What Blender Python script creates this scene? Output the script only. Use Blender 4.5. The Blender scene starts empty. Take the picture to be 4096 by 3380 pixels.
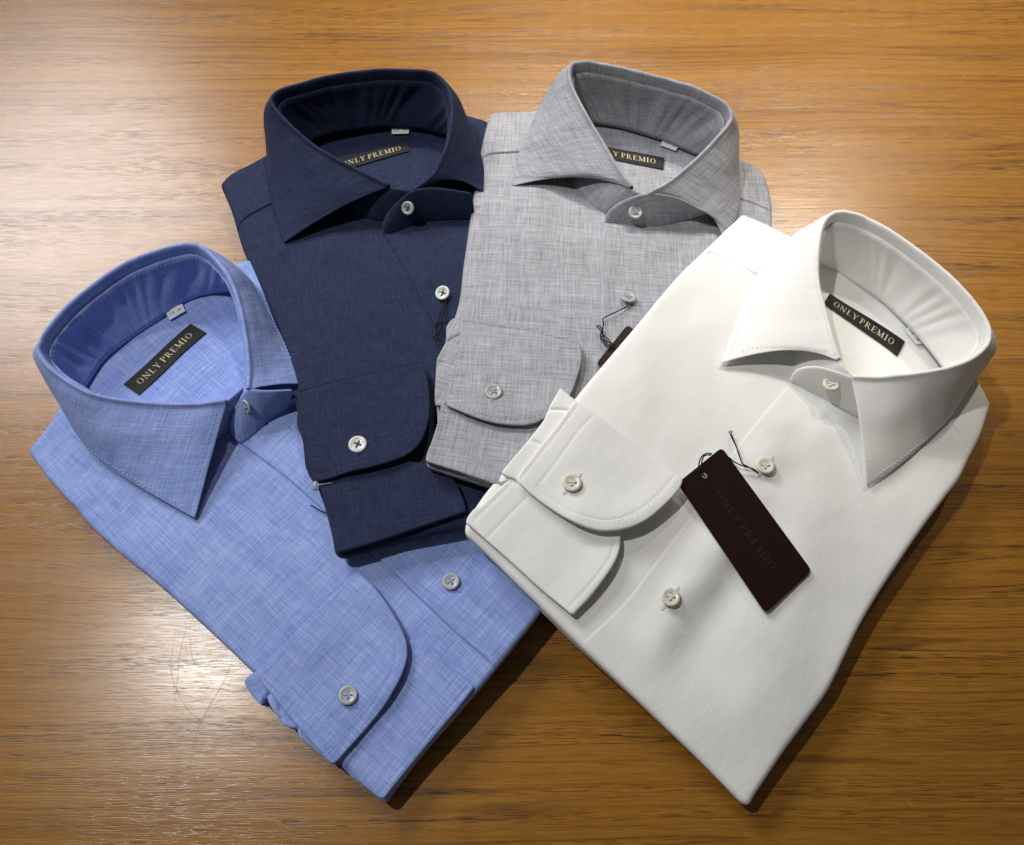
import bpy, math, random
import numpy as np
from mathutils import Vector, noise
from mathutils.geometry import delaunay_2d_cdt, tessellate_polygon

# ------------------------------------------------------------------ camera, world, lamps, exposure
scn = bpy.context.scene
COL = scn.collection
CAMH, PITCH, FPX = 0.545, math.radians(26.0), 3504.0
cd = bpy.data.cameras.new("camera"); cam = bpy.data.objects.new("camera", cd); COL.objects.link(cam)
cam.location = (0, 0, CAMH); cam.rotation_euler = (PITCH, 0, 0)
cd.sensor_width = 36; cd.sensor_fit = 'HORIZONTAL'; cd.lens = FPX/4096*36
cd.clip_start = .01; cd.clip_end = 50
cd.dof.use_dof = True; cd.dof.focus_distance = .53; cd.dof.aperture_fstop = 20
scn.camera = cam
w = bpy.data.worlds.new("World"); scn.world = w; w.use_nodes = True
bg = w.node_tree.nodes['Background']; bg.inputs[0].default_value = (1.0, .96, .92, 1); bg.inputs[1].default_value = .068
scn.view_settings.view_transform = 'Standard'; scn.view_settings.look = 'None'
scn.view_settings.exposure = .16; scn.view_settings.gamma = 1; scn.view_settings.use_curve_mapping = False
scn.render.engine = 'CYCLES'

def lamp(name, loc, aim, power, size, color, cone=None, blend=.6):
    l = bpy.data.lights.new(name, 'SPOT'); l.energy = power; l.shadow_soft_size = size; l.color = color
    l.spot_size = math.radians(cone or 60); l.spot_blend = blend
    o = bpy.data.objects.new(name, l); COL.objects.link(o); o.location = loc
    o.rotation_euler = (Vector(aim)-Vector(loc)).to_track_quat('-Z', 'Y').to_euler()
    return o
def area(name, loc, aim, power, sx, sy, color):
    l = bpy.data.lights.new(name, 'AREA'); l.energy = power; l.shape = 'RECTANGLE'; l.size = sx; l.size_y = sy; l.color = color
    o = bpy.data.objects.new(name, l); COL.objects.link(o); o.location = loc
    o.rotation_euler = (Vector(aim)-Vector(loc)).to_track_quat('-Z', 'Y').to_euler()
    return o
lamp('ceiling_spot', (-.88, .51, 2.0), (-.10, .33, 0), 72, .03, (1, .98, .95), 34, 1.0)
lamp('ceiling_spot', (.84, 1.66, 1.9), (.42, .82, 0), 138, .035, (1, .90, .76), 34, 1.0)
lamp('ceiling_spot', (.10, 1.86, 1.9), (.02, .82, 0), 126, .035, (1, .95, .88), 33, 1.0)
area('window_light', (-1.60, 2.02, 2.0), (-.3, .5, 0), 50, 1.1, .8, (.98, .98, 1))

# ------------------------------------------------------------------ pixel -> world at a real height
CA, SA = math.cos(PITCH), math.sin(PITCH)
def unproj(p, z):                       # p in photo pixels (4096 wide), z in metres
    dx = (p[0]-2048)/FPX; dy = (1690-p[1])/FPX
    s = (CAMH-z)/(CA-dy*SA)
    return (dx*s, (dy*CA+SA)*s)
def reg(ox, oy, s): return lambda pts: [((ox+q[0]/s), (oy+q[1]/s))+tuple(q[2:]) for q in pts]
R1 = reg(800, 200, 1.5785); R2 = reg(1700, 150, 1.3887); R3 = reg(2700, 750, 1.3890); R4 = reg(0, 900, 1.3357)
R5 = reg(1000, 1300, 1.5783); R6 = reg(1700, 1400, 1.4467); R7 = reg(800, 2100, 1.356); R8 = reg(2200, 1700, 1.085)
DD = reg(0, 0, 1/1.9468)

def tps(anch):                          # smooth height field through anchors (D px, D px, mm)
    P = np.array([unproj(DD([(a[0], a[1])])[0], a[2]*.001) for a in anch]); Z = np.array([a[2]*.001 for a in anch])
    n = len(P); d = np.linalg.norm(P[:, None]-P[None], axis=2)
    K = np.where(d > 0, d**2*np.log(d+1e-12), 0) + np.eye(n)*2e-3
    A = np.zeros((n+3, n+3)); A[:n, :n] = K; A[:n, n] = 1; A[:n, n+1:] = P; A[n, :n] = 1; A[n+1:, :n] = P.T
    W = np.linalg.solve(A, np.concatenate([Z, [0, 0, 0]]))
    def f(x, y):
        x = np.asarray(x, float); y = np.asarray(y, float)
        d = np.sqrt((x[..., None]-P[:, 0])**2+(y[..., None]-P[:, 1])**2)
        return (np.where(d > 0, d**2*np.log(d+1e-12), 0)*W[:n]).sum(-1)+W[n]+W[n+1]*x+W[n+2]*y
    return f
def drop(p, f, dz=0.0):                 # world point where the ray of pixel p meets surface f + dz
    z = .03
    for _ in range(6):
        x, y = unproj(p, z); z = float(f(x, y))+dz
    return (x, y, z)

def cr(pts, closed, step):              # Catmull-Rom through 2D/3D points; third flag '1' not used here
    P = [np.array(p, float) for p in pts]; n = len(P); out = []
    segs = n if closed else n-1
    for i in range(segs):
        a, b = P[i], P[(i+1) % n]
        p0 = P[(i-1) % n] if (closed or i > 0) else 2*a-b
        p3 = P[(i+2) % n] if (closed or i < n-2) else 2*b-a
        L = np.linalg.norm(b-a); k = max(1, int(math.ceil(L/step)))
        # centripetal-ish tension
        m1 = (b-p0)*.5; m2 = (p3-a)*.5
        for m in (m1, m2):
            l = np.linalg.norm(m)
            if l > 1.2*L: m *= 1.2*L/l
        for j in range(k):
            t = j/k; t2 = t*t; t3 = t2*t
            out.append((2*t3-3*t2+1)*a+(t3-2*t2+t)*m1+(-2*t3+3*t2)*b+(t3-t2)*m2)
    if not closed: out.append(P[-1])
    return out
def outline_world(pts, f, step=.002, dz=0):     # pts: (x,y[,1 if sharp]) px
    n = len(pts); sharp = [i for i, p in enumerate(pts) if len(p) > 2 and p[2]]
    W = [np.array(drop(p, f, dz)[:2]) for p in pts]
    if not sharp: return cr(W, True, step)
    out = []
    for a, i in enumerate(sharp):
        j = sharp[(a+1) % len(sharp)]
        idx = [i]; k = i
        while True:
            k = (k+1) % n; idx.append(k)
            if k == j: break
        out += cr([W[q] for q in idx], False, step)[:-1]
    # soften the sharp corners a little
    A = np.array(out)
    for _ in range(1): A = .5*A+.25*np.roll(A, 1, 0)+.25*np.roll(A, -1, 0)
    return list(A)
def dist_poly(X, Y, poly, closed=True):
    P = np.array(poly); Q = np.roll(P, -1, 0) if closed else P[1:]
    if not closed: P = P[:-1]
    X = np.atleast_1d(X); Y = np.atleast_1d(Y); best = np.full(X.shape, 1e9); 
    for s in range(0, len(X), 4000):
        x = X[s:s+4000, None]; y = Y[s:s+4000, None]
        dx = Q[:, 0]-P[:, 0]; dy = Q[:, 1]-P[:, 1]; L = dx*dx+dy*dy+1e-18
        t = np.clip(((x-P[:, 0])*dx+(y-P[:, 1])*dy)/L, 0, 1)
        d = np.hypot(x-P[:, 0]-t*dx, y-P[:, 1]-t*dy)
        best[s:s+4000] = d.min(1)
    return best
def inside(X, Y, poly):
    P = np.array(poly); Q = np.roll(P, -1, 0); X = np.atleast_1d(X); Y = np.atleast_1d(Y)
    r = np.zeros(X.shape, bool)
    for s in range(0, len(X), 4000):
        x = X[s:s+4000, None]; y = Y[s:s+4000, None]
        c = ((P[:, 1] > y) != (Q[:, 1] > y)) & (x < (Q[:, 0]-P[:, 0])*(y-P[:, 1])/(Q[:, 1]-P[:, 1]+1e-18)+P[:, 0])
        r[s:s+4000] = c.sum(1) % 2 == 1
    return r
def signed_line(X, Y, line):            # + on the left of the line; also the run position beyond its ends
    P = np.array(line)[:-1]; Q = np.array(line)[1:]; X = np.atleast_1d(X); Y = np.atleast_1d(Y)
    sd = np.zeros(X.shape); ov = np.zeros(X.shape)
    dx = Q[:, 0]-P[:, 0]; dy = Q[:, 1]-P[:, 1]; L = np.hypot(dx, dy)+1e-12
    for s in range(0, len(X), 4000):
        x = X[s:s+4000, None]; y = Y[s:s+4000, None]
        t = ((x-P[:, 0])*dx+(y-P[:, 1])*dy)/L**2; tc = np.clip(t, 0, 1)
        d = np.hypot(x-P[:, 0]-tc*dx, y-P[:, 1]-tc*dy); k = d.argmin(1); r = np.arange(len(k))
        cross = (dx*(y-P[:, 1])-dy*(x-P[:, 0]))/L
        sd[s:s+4000] = np.sign(cross[r, k])*d[r, k]
        o = np.where((k == 0) & (t[r, 0] < 0), -t[r, 0]*L[0], 0)
        e = len(P)-1
        o = np.where((k == e) & (t[r, e] > 1), (t[r, e]-1)*L[e], o)
        ov[s:s+4000] = o
    return sd, ov
def vnoise(x, y, sx, sy, seed):
    return np.array([noise.noise((float(a)*sx+seed*7.3, float(b)*sy+seed*3.1, seed*1.7)) for a, b in zip(np.atleast_1d(x), np.atleast_1d(y))])

# ------------------------------------------------------------------ object helpers
def link(me, name, mat, parent, label=None):
    o = bpy.data.objects.new(name, me); COL.objects.link(o)
    if mat: me.materials.append(mat)
    if parent: o.parent = parent
    if label: o['label'] = label
    return o
def mesh(name, V, F, mat, parent=None, uv=None, smooth=True, label=None):
    me = bpy.data.meshes.new(name); me.from_pydata([tuple(map(float, v)) for v in V], [], F)
    if uv is not None:
        l = me.uv_layers.new(name='UVMap'); vi = np.zeros(len(me.loops), int); me.loops.foreach_get('vertex_index', vi)
        l.data.foreach_set('uv', np.array(uv, float)[vi].ravel())
    if smooth: me.polygons.foreach_set('use_smooth', [True]*len(me.polygons))
    me.update()
    return link(me, name, mat, parent, label)
def thing(name, label, cat, group=None):
    o = bpy.data.objects.new(name, None); COL.objects.link(o); o.empty_display_size = .02
    o['label'] = label; o['category'] = cat
    if group: o['group'] = group
    return o
class Frame:                            # cloth axes of a shirt: v runs up along the placket
    def __init__(s, a, b, zmm):
        A = np.array(unproj(DD([a])[0], zmm*.001)); B = np.array(unproj(DD([b])[0], zmm*.001))
        s.v = (A-B)/np.linalg.norm(A-B); s.u = np.array([s.v[1], -s.v[0]]); s.o = B
        s.rot = 0
    def uv(s, X, Y, rot=0):
        x = np.asarray(X)-s.o[0]; y = np.asarray(Y)-s.o[1]
        u = x*s.u[0]+y*s.u[1]; v = x*s.v[0]+y*s.v[1]
        c, n = math.cos(rot), math.sin(rot)
        return np.stack([u*c-v*n, u*n+v*c], -1)

def slab(name, out, topf, botf, r, mat, parent, frame, grid=.003, layers=1, lines=(), uvrot=0, uvoff=0, label=None, inset=.3, scallop=.0009, seed=1):
    """closed cloth solid over a plan outline: rounded top edge, layered side, real underside"""
    out = [np.array(p[:2], float) for p in out]
    area2 = sum(out[i][0]*out[(i+1) % len(out)][1]-out[(i+1) % len(out)][0]*out[i][1] for i in range(len(out)))
    if area2 < 0: out = out[::-1]
    O = np.array(out); n = len(O)
    T = np.roll(O, -1, 0)-np.roll(O, 1, 0); T /= np.linalg.norm(T, axis=1)[:, None]+1e-12
    N = np.stack([T[:, 1], -T[:, 0]], 1)                       # outward
    pts = [O]
    for fr in (.12, .35, .65, 1.0):
        d = r*fr; Q = O-N*d
        dd = dist_poly(Q[:, 0], Q[:, 1], out); ok = (dd > d*.93) & inside(Q[:, 0], Q[:, 1], out)
        pts.append(Q[ok])
    x0, y0 = O.min(0); x1, y1 = O.max(0)
    gx, gy = np.meshgrid(np.arange(x0, x1, grid), np.arange(y0, y1, grid)); gx = gx+((np.arange(gx.shape[0]) % 2)*grid*.5)[:, None]
    gx = gx.ravel(); gy = gy.ravel(); ok = inside(gx, gy, out); gx = gx[ok]; gy = gy[ok]
    dd = dist_poly(gx, gy, out); ok = dd > r+grid*.6
    ex = []
    for (ln, *_r) in lines:
        L = np.array(ln); t = np.gradient(L, axis=0); t /= np.linalg.norm(t, axis=1)[:, None]+1e-12; nn = np.stack([-t[:, 1], t[:, 0]], 1)
        for off in (-.0022, -.0011, -.0005, 0, .0005, .0011, .0022):
            q = L+nn*off; k = inside(q[:, 0], q[:, 1], out); q = q[k]
            if len(q): q = q[dist_poly(q[:, 0], q[:, 1], out) > .0006]
            if len(q): ex.append(q)
        if len(gx): ok &= dist_poly(gx, gy, ln, False) > .003
    pts.append(np.stack([gx[ok], gy[ok]], 1)); pts += ex
    A = np.concatenate(pts)
    res = delaunay_2d_cdt([Vector((float(a[0])*100, float(a[1])*100)) for a in A], [(i, (i+1) % n) for i in range(n)], [], 1, 1e-6)
    vv = np.array([(v.x/100, v.y/100) for v in res[0]]); tri = [tuple(f) for f in res[2]]
    # map outline indices
    omap = {}
    for k, src in enumerate(res[3]):
        for s in src:
            if s < n: omap[s] = k
    X, Y = vv[:, 0], vv[:, 1]; d = dist_poly(X, Y, out)
    q = 1-np.clip(d/r, 0, 1)
    base = topf(X, Y)
    Z = base-r*(1-np.sqrt(np.clip(1-q*q, 0, 1)))
    V = [(X[i], Y[i], Z[i]) for i in range(len(X))]; F = []
    for f in tri:
        a, b, c = [vv[i] for i in f[:3]]
        cr_ = (b[0]-a[0])*(c[1]-a[1])-(b[1]-a[1])*(c[0]-a[0])
        F.append(f if cr_ > 0 else f[::-1])
    UV = [tuple(t) for t in frame.uv(X, Y, uvrot)]
    ring = [omap.get(i) for i in range(n)]
    keep = [i for i in range(n) if ring[i] is not None]; ring = [ring[i] for i in keep]
    Or = O[keep]; Nr = N[keep]; m = len(ring)
    zt = topf(Or[:, 0], Or[:, 1])-r; zb = np.minimum(botf(Or[:, 0], Or[:, 1]), zt-.0003)
    rows = max(3, layers*6); prev = ring; base_uv = frame.uv(Or[:, 0], Or[:, 1], uvrot)
    nz = vnoise(Or[:, 0], Or[:, 1], 60, 60, seed+5)
    for k in range(1, rows+1):
        fr = k/rows; z = zt+(zb-zt)*fr
        if layers > 1:
            wv = -scallop*(1-abs(math.sin(math.pi*layers*fr+.0)))*1.6+.0008*nz*fr
        else: wv = 0
        h = (zt-zb); off = wv-np.minimum(inset*h, .008)*(fr**1.5)
        cur = list(range(len(V), len(V)+m))
        for i in range(m):
            o_ = off[i] if hasattr(off, '__len__') else off
            V.append((Or[i, 0]+Nr[i, 0]*o_, Or[i, 1]+Nr[i, 1]*o_, z[i]))
            UV.append((base_uv[i, 0]+Nr[i, 0]*h[i]*fr, base_uv[i, 1]+Nr[i, 1]*h[i]*fr))
        for i in range(m):
            j = (i+1) % m; F.append((prev[i], cur[i], cur[j], prev[j]))
        prev = cur
    # underside: the same triangles, following the layer below
    vb = np.minimum(botf(X, Y), Z-.0003); ins = np.minimum(inset*.01, .004)*np.clip(1-d/.012, 0, 1)
    rmap = {a: b for a, b in zip(ring, prev)}; bmap = {}
    ntop = len(X)
    if inset > .3:                     # thick body: plain closed base
        for t in tessellate_polygon([[Vector((V[i][0], V[i][1], 0)) for i in prev]]):
            a, b, c = [np.array(V[prev[i]][:2]) for i in t]
            cr_ = (b[0]-a[0])*(c[1]-a[1])-(b[1]-a[1])*(c[0]-a[0])
            t = tuple(prev[i] for i in t); F.append(t[::-1] if cr_ > 0 else t)
    for f in (F[:len(tri)] if inset <= .3 else ()):
        g = []
        for q_ in f[::-1]:
            if q_ in rmap: g.append(rmap[q_]); continue
            if q_ not in bmap:
                bmap[q_] = len(V); V.append((X[q_], Y[q_], vb[q_])); UV.append(UV[q_])
            g.append(bmap[q_])
        if len(set(g)) >= 3: F.append(tuple(g))
    UV = [(u+uvoff, v_+uvoff*1.7) for u, v_ in UV]
    return mesh(name, V, F, mat, parent, UV, label=label)

def stitches(paths, mat, parent, length=.0017, gap=.0013, wd=.00019):
    V = []; F = []
    for path in paths:
        P = [np.array(p, float) for p in path]; acc = 0; cum = [0]
        for a, b in zip(P, P[1:]): acc += np.linalg.norm(b-a); cum.append(acc)
        def at(s):
            k = min(len(P)-2, max(0, int(np.searchsorted(cum, s))-1)); t = (s-cum[k])/max(1e-9, cum[k+1]-cum[k]); return P[k]+(P[k+1]-P[k])*t
        s = .001
        while s+length < acc:
            a, b = at(s), at(s+length); t = b-a; t /= np.linalg.norm(t)+1e-12
            sd = np.cross(t, (0, 0, 1.0)); sd /= np.linalg.norm(sd)+1e-12; up = np.cross(sd, t)
            k = len(V); mid = (a+b)/2
            V += [a, b, mid+sd*wd, mid-sd*wd, mid+up*wd*1.2, a*.8+b*.2+sd*wd*.8, a*.8+b*.2-sd*wd*.8, a*.2+b*.8+sd*wd*.8, a*.2+b*.8-sd*wd*.8]
            F += [(k, k+5, k+4), (k+5, k+2, k+4), (k+2, k+7, k+4), (k+7, k+1, k+4), (k+1, k+8, k+4), (k+8, k+3, k+4), (k+3, k+6, k+4), (k+6, k, k+4)]
            s += length+gap
    if V: return mesh('stitching', V, F, mat, parent)
def tube(name, path, rad, mat, parent=None, seg=6, closed=False, label=None):
    P = cr(path, closed, .0012); V = []; F = []; n = len(P)
    for i, p in enumerate(P):
        t = P[(i+1) % n if closed else min(i+1, n-1)]-P[i-1 if (closed or i) else 0]; t = t/(np.linalg.norm(t)+1e-12)
        a = np.cross(t, (0.1, .2, 1)); a /= np.linalg.norm(a)+1e-12; b = np.cross(t, a)
        for k in range(seg):
            w_ = 2*math.pi*k/seg; V.append(p+(a*math.cos(w_)+b*math.sin(w_))*rad)
    for i in range(n if closed else n-1):
        for k in range(seg):
            j = (i+1) % n; F.append((i*seg+k, i*seg+(k+1) % seg, j*seg+(k+1) % seg, j*seg+k))
    if not closed: F += [tuple(range(seg))[::-1], tuple(range((n-1)*seg, n*seg))]
    return mesh(name, V, F, mat, parent, label=label)

# ------------------------------------------------------------------ materials
def newmat(name):
    m = bpy.data.materials.new(name); m.use_nodes = True; nt = m.node_tree; b = nt.nodes['Principled BSDF']
    return m, nt, b
def N_(nt, typ, **kw):
    n = nt.nodes.new(typ)
    for k, v in kw.items(): setattr(n, k, v)
    return n
def noise_node(nt, vec, sx, sy, detail=2, rough=.5, dist=0, rot=0, off=0):
    mp = N_(nt, 'ShaderNodeMapping'); mp.inputs['Scale'].default_value = (sx, sy, 1); mp.inputs['Rotation'].default_value = (0, 0, rot); mp.inputs['Location'].default_value = (off, off*1.3, off)
    nt.links.new(vec, mp.inputs[0]); n = N_(nt, 'ShaderNodeTexNoise'); n.inputs['Scale'].default_value = 1
    n.inputs['Detail'].default_value = detail; n.inputs['Roughness'].default_value = rough; n.inputs['Distortion'].default_value = dist
    nt.links.new(mp.outputs[0], n.inputs['Vector']); return n.outputs['Fac']
def math_(nt, op, a, b=None, clamp=False):
    n = N_(nt, 'ShaderNodeMath', operation=op); n.use_clamp = clamp
    for i, v in enumerate((a, b)):
        if v is None: continue
        if isinstance(v, (int, float)): n.inputs[i].default_value = v
        else: nt.links.new(v, n.inputs[i])
    return n.outputs[0]
def ramp(nt, fac, stops):
    n = N_(nt, 'ShaderNodeValToRGB'); e = n.color_ramp.elements
    while len(e) < len(stops): e.new(.5)
    for s, (p, c) in zip(e, stops): s.position = p; s.color = (*c, 1) if len(c) == 3 else c
    nt.links.new(fac, n.inputs[0]); return n.outputs[0]
def fabric(name, dark, mid, light, slub=1.0, fine=1.0, sheen=.1, bump=.25, twill=0, bands=1.0, crease=.6):
    m, nt, b = newmat(name); uv = N_(nt, 'ShaderNodeUVMap').outputs[0]
    a1 = noise_node(nt, uv, 1300, 70, 2); a2 = noise_node(nt, uv, 70, 1300, 2, off=3)
    b1 = noise_node(nt, uv, 800, 30, 3, .6, off=9); b2 = noise_node(nt, uv, 30, 800, 3, .6, off=5)
    c1 = noise_node(nt, uv, 90, 5, 2, off=2); c2 = noise_node(nt, uv, 5, 90, 2, off=7)
    g = noise_node(nt, uv, 2200, 2200, 1, off=11)
    f = math_(nt, 'ADD', math_(nt, 'MULTIPLY', math_(nt, 'ADD', math_(nt, 'SUBTRACT', a1, .5), math_(nt, 'SUBTRACT', a2, .5)), .55*fine),
              math_(nt, 'MULTIPLY', math_(nt, 'ADD', math_(nt, 'SUBTRACT', b1, .5), math_(nt, 'SUBTRACT', b2, .5)), .44*slub))
    f = math_(nt, 'ADD', f, math_(nt, 'MULTIPLY', math_(nt, 'ADD', math_(nt, 'SUBTRACT', c1, .5), math_(nt, 'SUBTRACT', c2, .5)), .26*bands))
    f = math_(nt, 'ADD', f, math_(nt, 'MULTIPLY', math_(nt, 'SUBTRACT', g, .5), .5*fine))
    f = math_(nt, 'ADD', f, .5, True)
    nt.links.new(ramp(nt, f, [(.18, dark), (.5, mid), (.82, light)]), b.inputs['Base Color'])
    h = math_(nt, 'ADD', a1, a2)
    if twill:
        mp = N_(nt, 'ShaderNodeMapping'); mp.inputs['Rotation'].default_value = (0, 0, math.radians(60)); nt.links.new(uv, mp.inputs[0])
        wv = N_(nt, 'ShaderNodeTexWave'); wv.inputs['Scale'].default_value = 260; wv.inputs['Distortion'].default_value = .6; wv.inputs['Detail'].default_value = 1
        nt.links.new(mp.outputs[0], wv.inputs[0]); h = math_(nt, 'ADD', h, math_(nt, 'MULTIPLY', wv.outputs['Fac'], twill))
    bp = N_(nt, 'ShaderNodeBump'); bp.inputs['Strength'].default_value = bump; bp.inputs['Distance'].default_value = .0004
    nt.links.new(h, bp.inputs['Height'])
    sf = noise_node(nt, uv, 45, 30, 3, .55, off=21)      # soft handling creases
    bp2 = N_(nt, 'ShaderNodeBump'); bp2.inputs['Strength'].default_value = crease; bp2.inputs['Distance'].default_value = .0022
    nt.links.new(sf, bp2.inputs['Height']); nt.links.new(bp.outputs[0], bp2.inputs['Normal'])
    nt.links.new(bp2.outputs[0], b.inputs['Normal'])
    b.inputs['Roughness'].default_value = .85; b.inputs['Specular IOR Level'].default_value = .25
    b.inputs['Sheen Weight'].default_value = sheen; b.inputs['Sheen Roughness'].default_value = .5
    return m
def plain(name, col, rough=.5, spec=.5, trans=0, sss=0, coat=0):
    m, nt, b = newmat(name); tc = N_(nt, 'ShaderNodeTexCoord').outputs['Object']
    n = noise_node(nt, tc, 900, 900, 2)
    c0 = tuple(c*.88 for c in col); c1 = tuple(min(1, c*1.1) for c in col)
    nt.links.new(ramp(nt, n, [(.3, c0), (.7, c1)]), b.inputs['Base Color'])
    b.inputs['Roughness'].default_value = rough; b.inputs['Specular IOR Level'].default_value = spec
    b.inputs['Transmission Weight'].default_value = trans
    b.inputs['Subsurface Weight'].default_value = sss; b.inputs['Subsurface Radius'].default_value = (.002, .002, .002)
    b.inputs['Coat Weight'].default_value = coat
    return m
M_BLUE = fabric('blue_melange_cotton', (.135, .195, .47), (.235, .32, .65), (.41, .50, .80), 1.0, .9, .08)
M_NAVY = fabric('navy_wool_cotton', (.005, .0075, .022), (.0125, .0185, .055), (.033, .045, .108), .3, 1.1, .02, bands=.2)
M_GREY = fabric('grey_melange_cotton', (.155, .16, .18), (.315, .320, .352), (.49, .495, .53), 1.2, .9, .05, bands=.8)
M_WHITE = fabric('white_twill_cotton', (.78, .775, .75), (.82, .815, .79), (.85, .845, .825), .4, .7, .05, .2, .35, bands=.2, crease=.28)
T_BLUE = plain('blue_thread', (.30, .45, .85), .7); T_NAVY = plain('navy_thread', (.012, .016, .045), .7)
T_GREY = plain('grey_thread', (.42, .43, .48), .7); T_WHITE = plain('white_thread', (.80, .79, .74), .7)
T_SEAMG = plain('dark_grey_thread', (.10, .10, .12), .7)
M_SMOKE = plain('smoke_shell_button', (.36, .375, .375), .28, .45)
M_PEARL = plain('pearl_shell_button', (.58, .59, .58), .25, .5)
M_CREAM = plain('cream_shell_button', (.60, .60, .49), .28, .45)
M_HOLE = plain('button_hole_dark', (.17, .17, .16), .6)
M_LABEL = plain('woven_black_label', (.012, .011, .010), .7, .3)
M_GOLD = plain('woven_gold_lettering', (.50, .44, .30), .7, .3)
M_TAG = plain('dark_brown_card', (.017, .0065, .0052), .5, .14)
M_EMB = plain('embossed_dark_foil', (.034, .017, .013), .2, .8)
M_TAGEDGE = plain('pale_card_backing', (.45, .43, .42), .6)
M_STR = plain('black_cotton_string', (.008, .010, .010), .8, .2)
M_SIZE = plain('white_satin_ribbon', (.72, .73, .74), .5, .4); M_INK = plain('grey_print', (.15, .15, .16), .7)
M_CLIP = plain('frosted_plastic_clip', (.50, .58, .70), .3, .5, trans=.5)

def wood():
    m, nt, b = newmat('varnished_oak_veneer'); tc = N_(nt, 'ShaderNodeTexCoord').outputs['Object']
    wob = N_(nt, 'ShaderNodeTexNoise'); wob.inputs['Scale'].default_value = 1; wob.inputs['Detail'].default_value = 2
    mp = N_(nt, 'ShaderNodeMapping'); mp.inputs['Scale'].default_value = (3.2, 9, 1); nt.links.new(tc, mp.inputs[0]); nt.links.new(mp.outputs[0], wob.inputs[0])
    sub = N_(nt, 'ShaderNodeVectorMath', operation='MULTIPLY_ADD'); sub.inputs[1].default_value = (0, .016, 0); nt.links.new(wob.outputs['Color'], sub.inputs[0]); nt.links.new(tc, sub.inputs[2])
    v = sub.outputs[0]
    big = noise_node(nt, v, .9, 26, 4, .6); rings = noise_node(nt, v, 1.3, 120, 3, .55, off=4); ridge = noise_node(nt, v, .8, 30, 2, .45, off=17); rmod = noise_node(nt, v, 5, 30, 2, .5, off=23)
    fib = noise_node(nt, v, 40, 1100, 3, .7, off=8); fib2 = noise_node(nt, v, 5, 380, 3, .65, off=15)
    pore = noise_node(nt, v, 60, 1400, 1, .5, off=12); porem = noise_node(nt, v, 3.0, 60, 3, .6, off=31)
    s = math_(nt, 'ADD', math_(nt, 'MULTIPLY', big, .20), math_(nt, 'MULTIPLY', rings, .20))
    s = math_(nt, 'ADD', s, math_(nt, 'MULTIPLY', fib2, .30)); s = math_(nt, 'ADD', s, math_(nt, 'MULTIPLY', fib, .30))
    col = ramp(nt, s, [(.37, (.150, .059, .007)), (.45, (.245, .104, .012)), (.52, (.295, .130, .017)), (.62, (.350, .164, .025))])
    ln = math_(nt, 'SUBTRACT', 1, math_(nt, 'MULTIPLY', math_(nt, 'ABSOLUTE', math_(nt, 'SUBTRACT', math_(nt, 'FRACT', math_(nt, 'MULTIPLY', ridge, 13)), .5)), 7), True)
    ln = math_(nt, 'MULTIPLY', ln, math_(nt, 'MULTIPLY', math_(nt, 'SUBTRACT', rmod, .34), 4, True), True)
    # dark open pores gathered in bands
    pm = math_(nt, 'MULTIPLY', math_(nt, 'MULTIPLY', math_(nt, 'SUBTRACT', pore, .53), 14, True), math_(nt, 'ADD', math_(nt, 'MULTIPLY', math_(nt, 'SUBTRACT', porem, .50), 8, True), .38), True)
    mx = N_(nt, 'ShaderNodeMix', data_type='RGBA'); nt.links.new(math_(nt, 'ADD', math_(nt, 'MULTIPLY', pm, .62), math_(nt, 'MULTIPLY', ln, .55), True), mx.inputs['Factor'])
    nt.links.new(col, mx.inputs['A']); mx.inputs['B'].default_value = (.07, .026, .007, 1); nt.links.new(mx.outputs['Result'], b.inputs['Base Color'])
    bp = N_(nt, 'ShaderNodeBump'); bp.inputs['Strength'].default_value = .15; bp.inputs['Distance'].default_value = .0004
    hh = math_(nt, 'SUBTRACT', math_(nt, 'ADD', math_(nt, 'MULTIPLY', fib2, .7), math_(nt, 'MULTIPLY', fib, .35)), math_(nt, 'MULTIPLY', pm, .6))
    nt.links.new(hh, bp.inputs['Height']); nt.links.new(bp.outputs[0], b.inputs['Normal'])
    rg = noise_node(nt, tc, 7, 30, 3, .6, off=2)
    nt.links.new(math_(nt, 'ADD', math_(nt, 'MULTIPLY', rg, .10), .20), b.inputs['Roughness'])
    b.inputs['Specular IOR Level'].default_value = .42
    return m
M_WOOD = wood()

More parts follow.
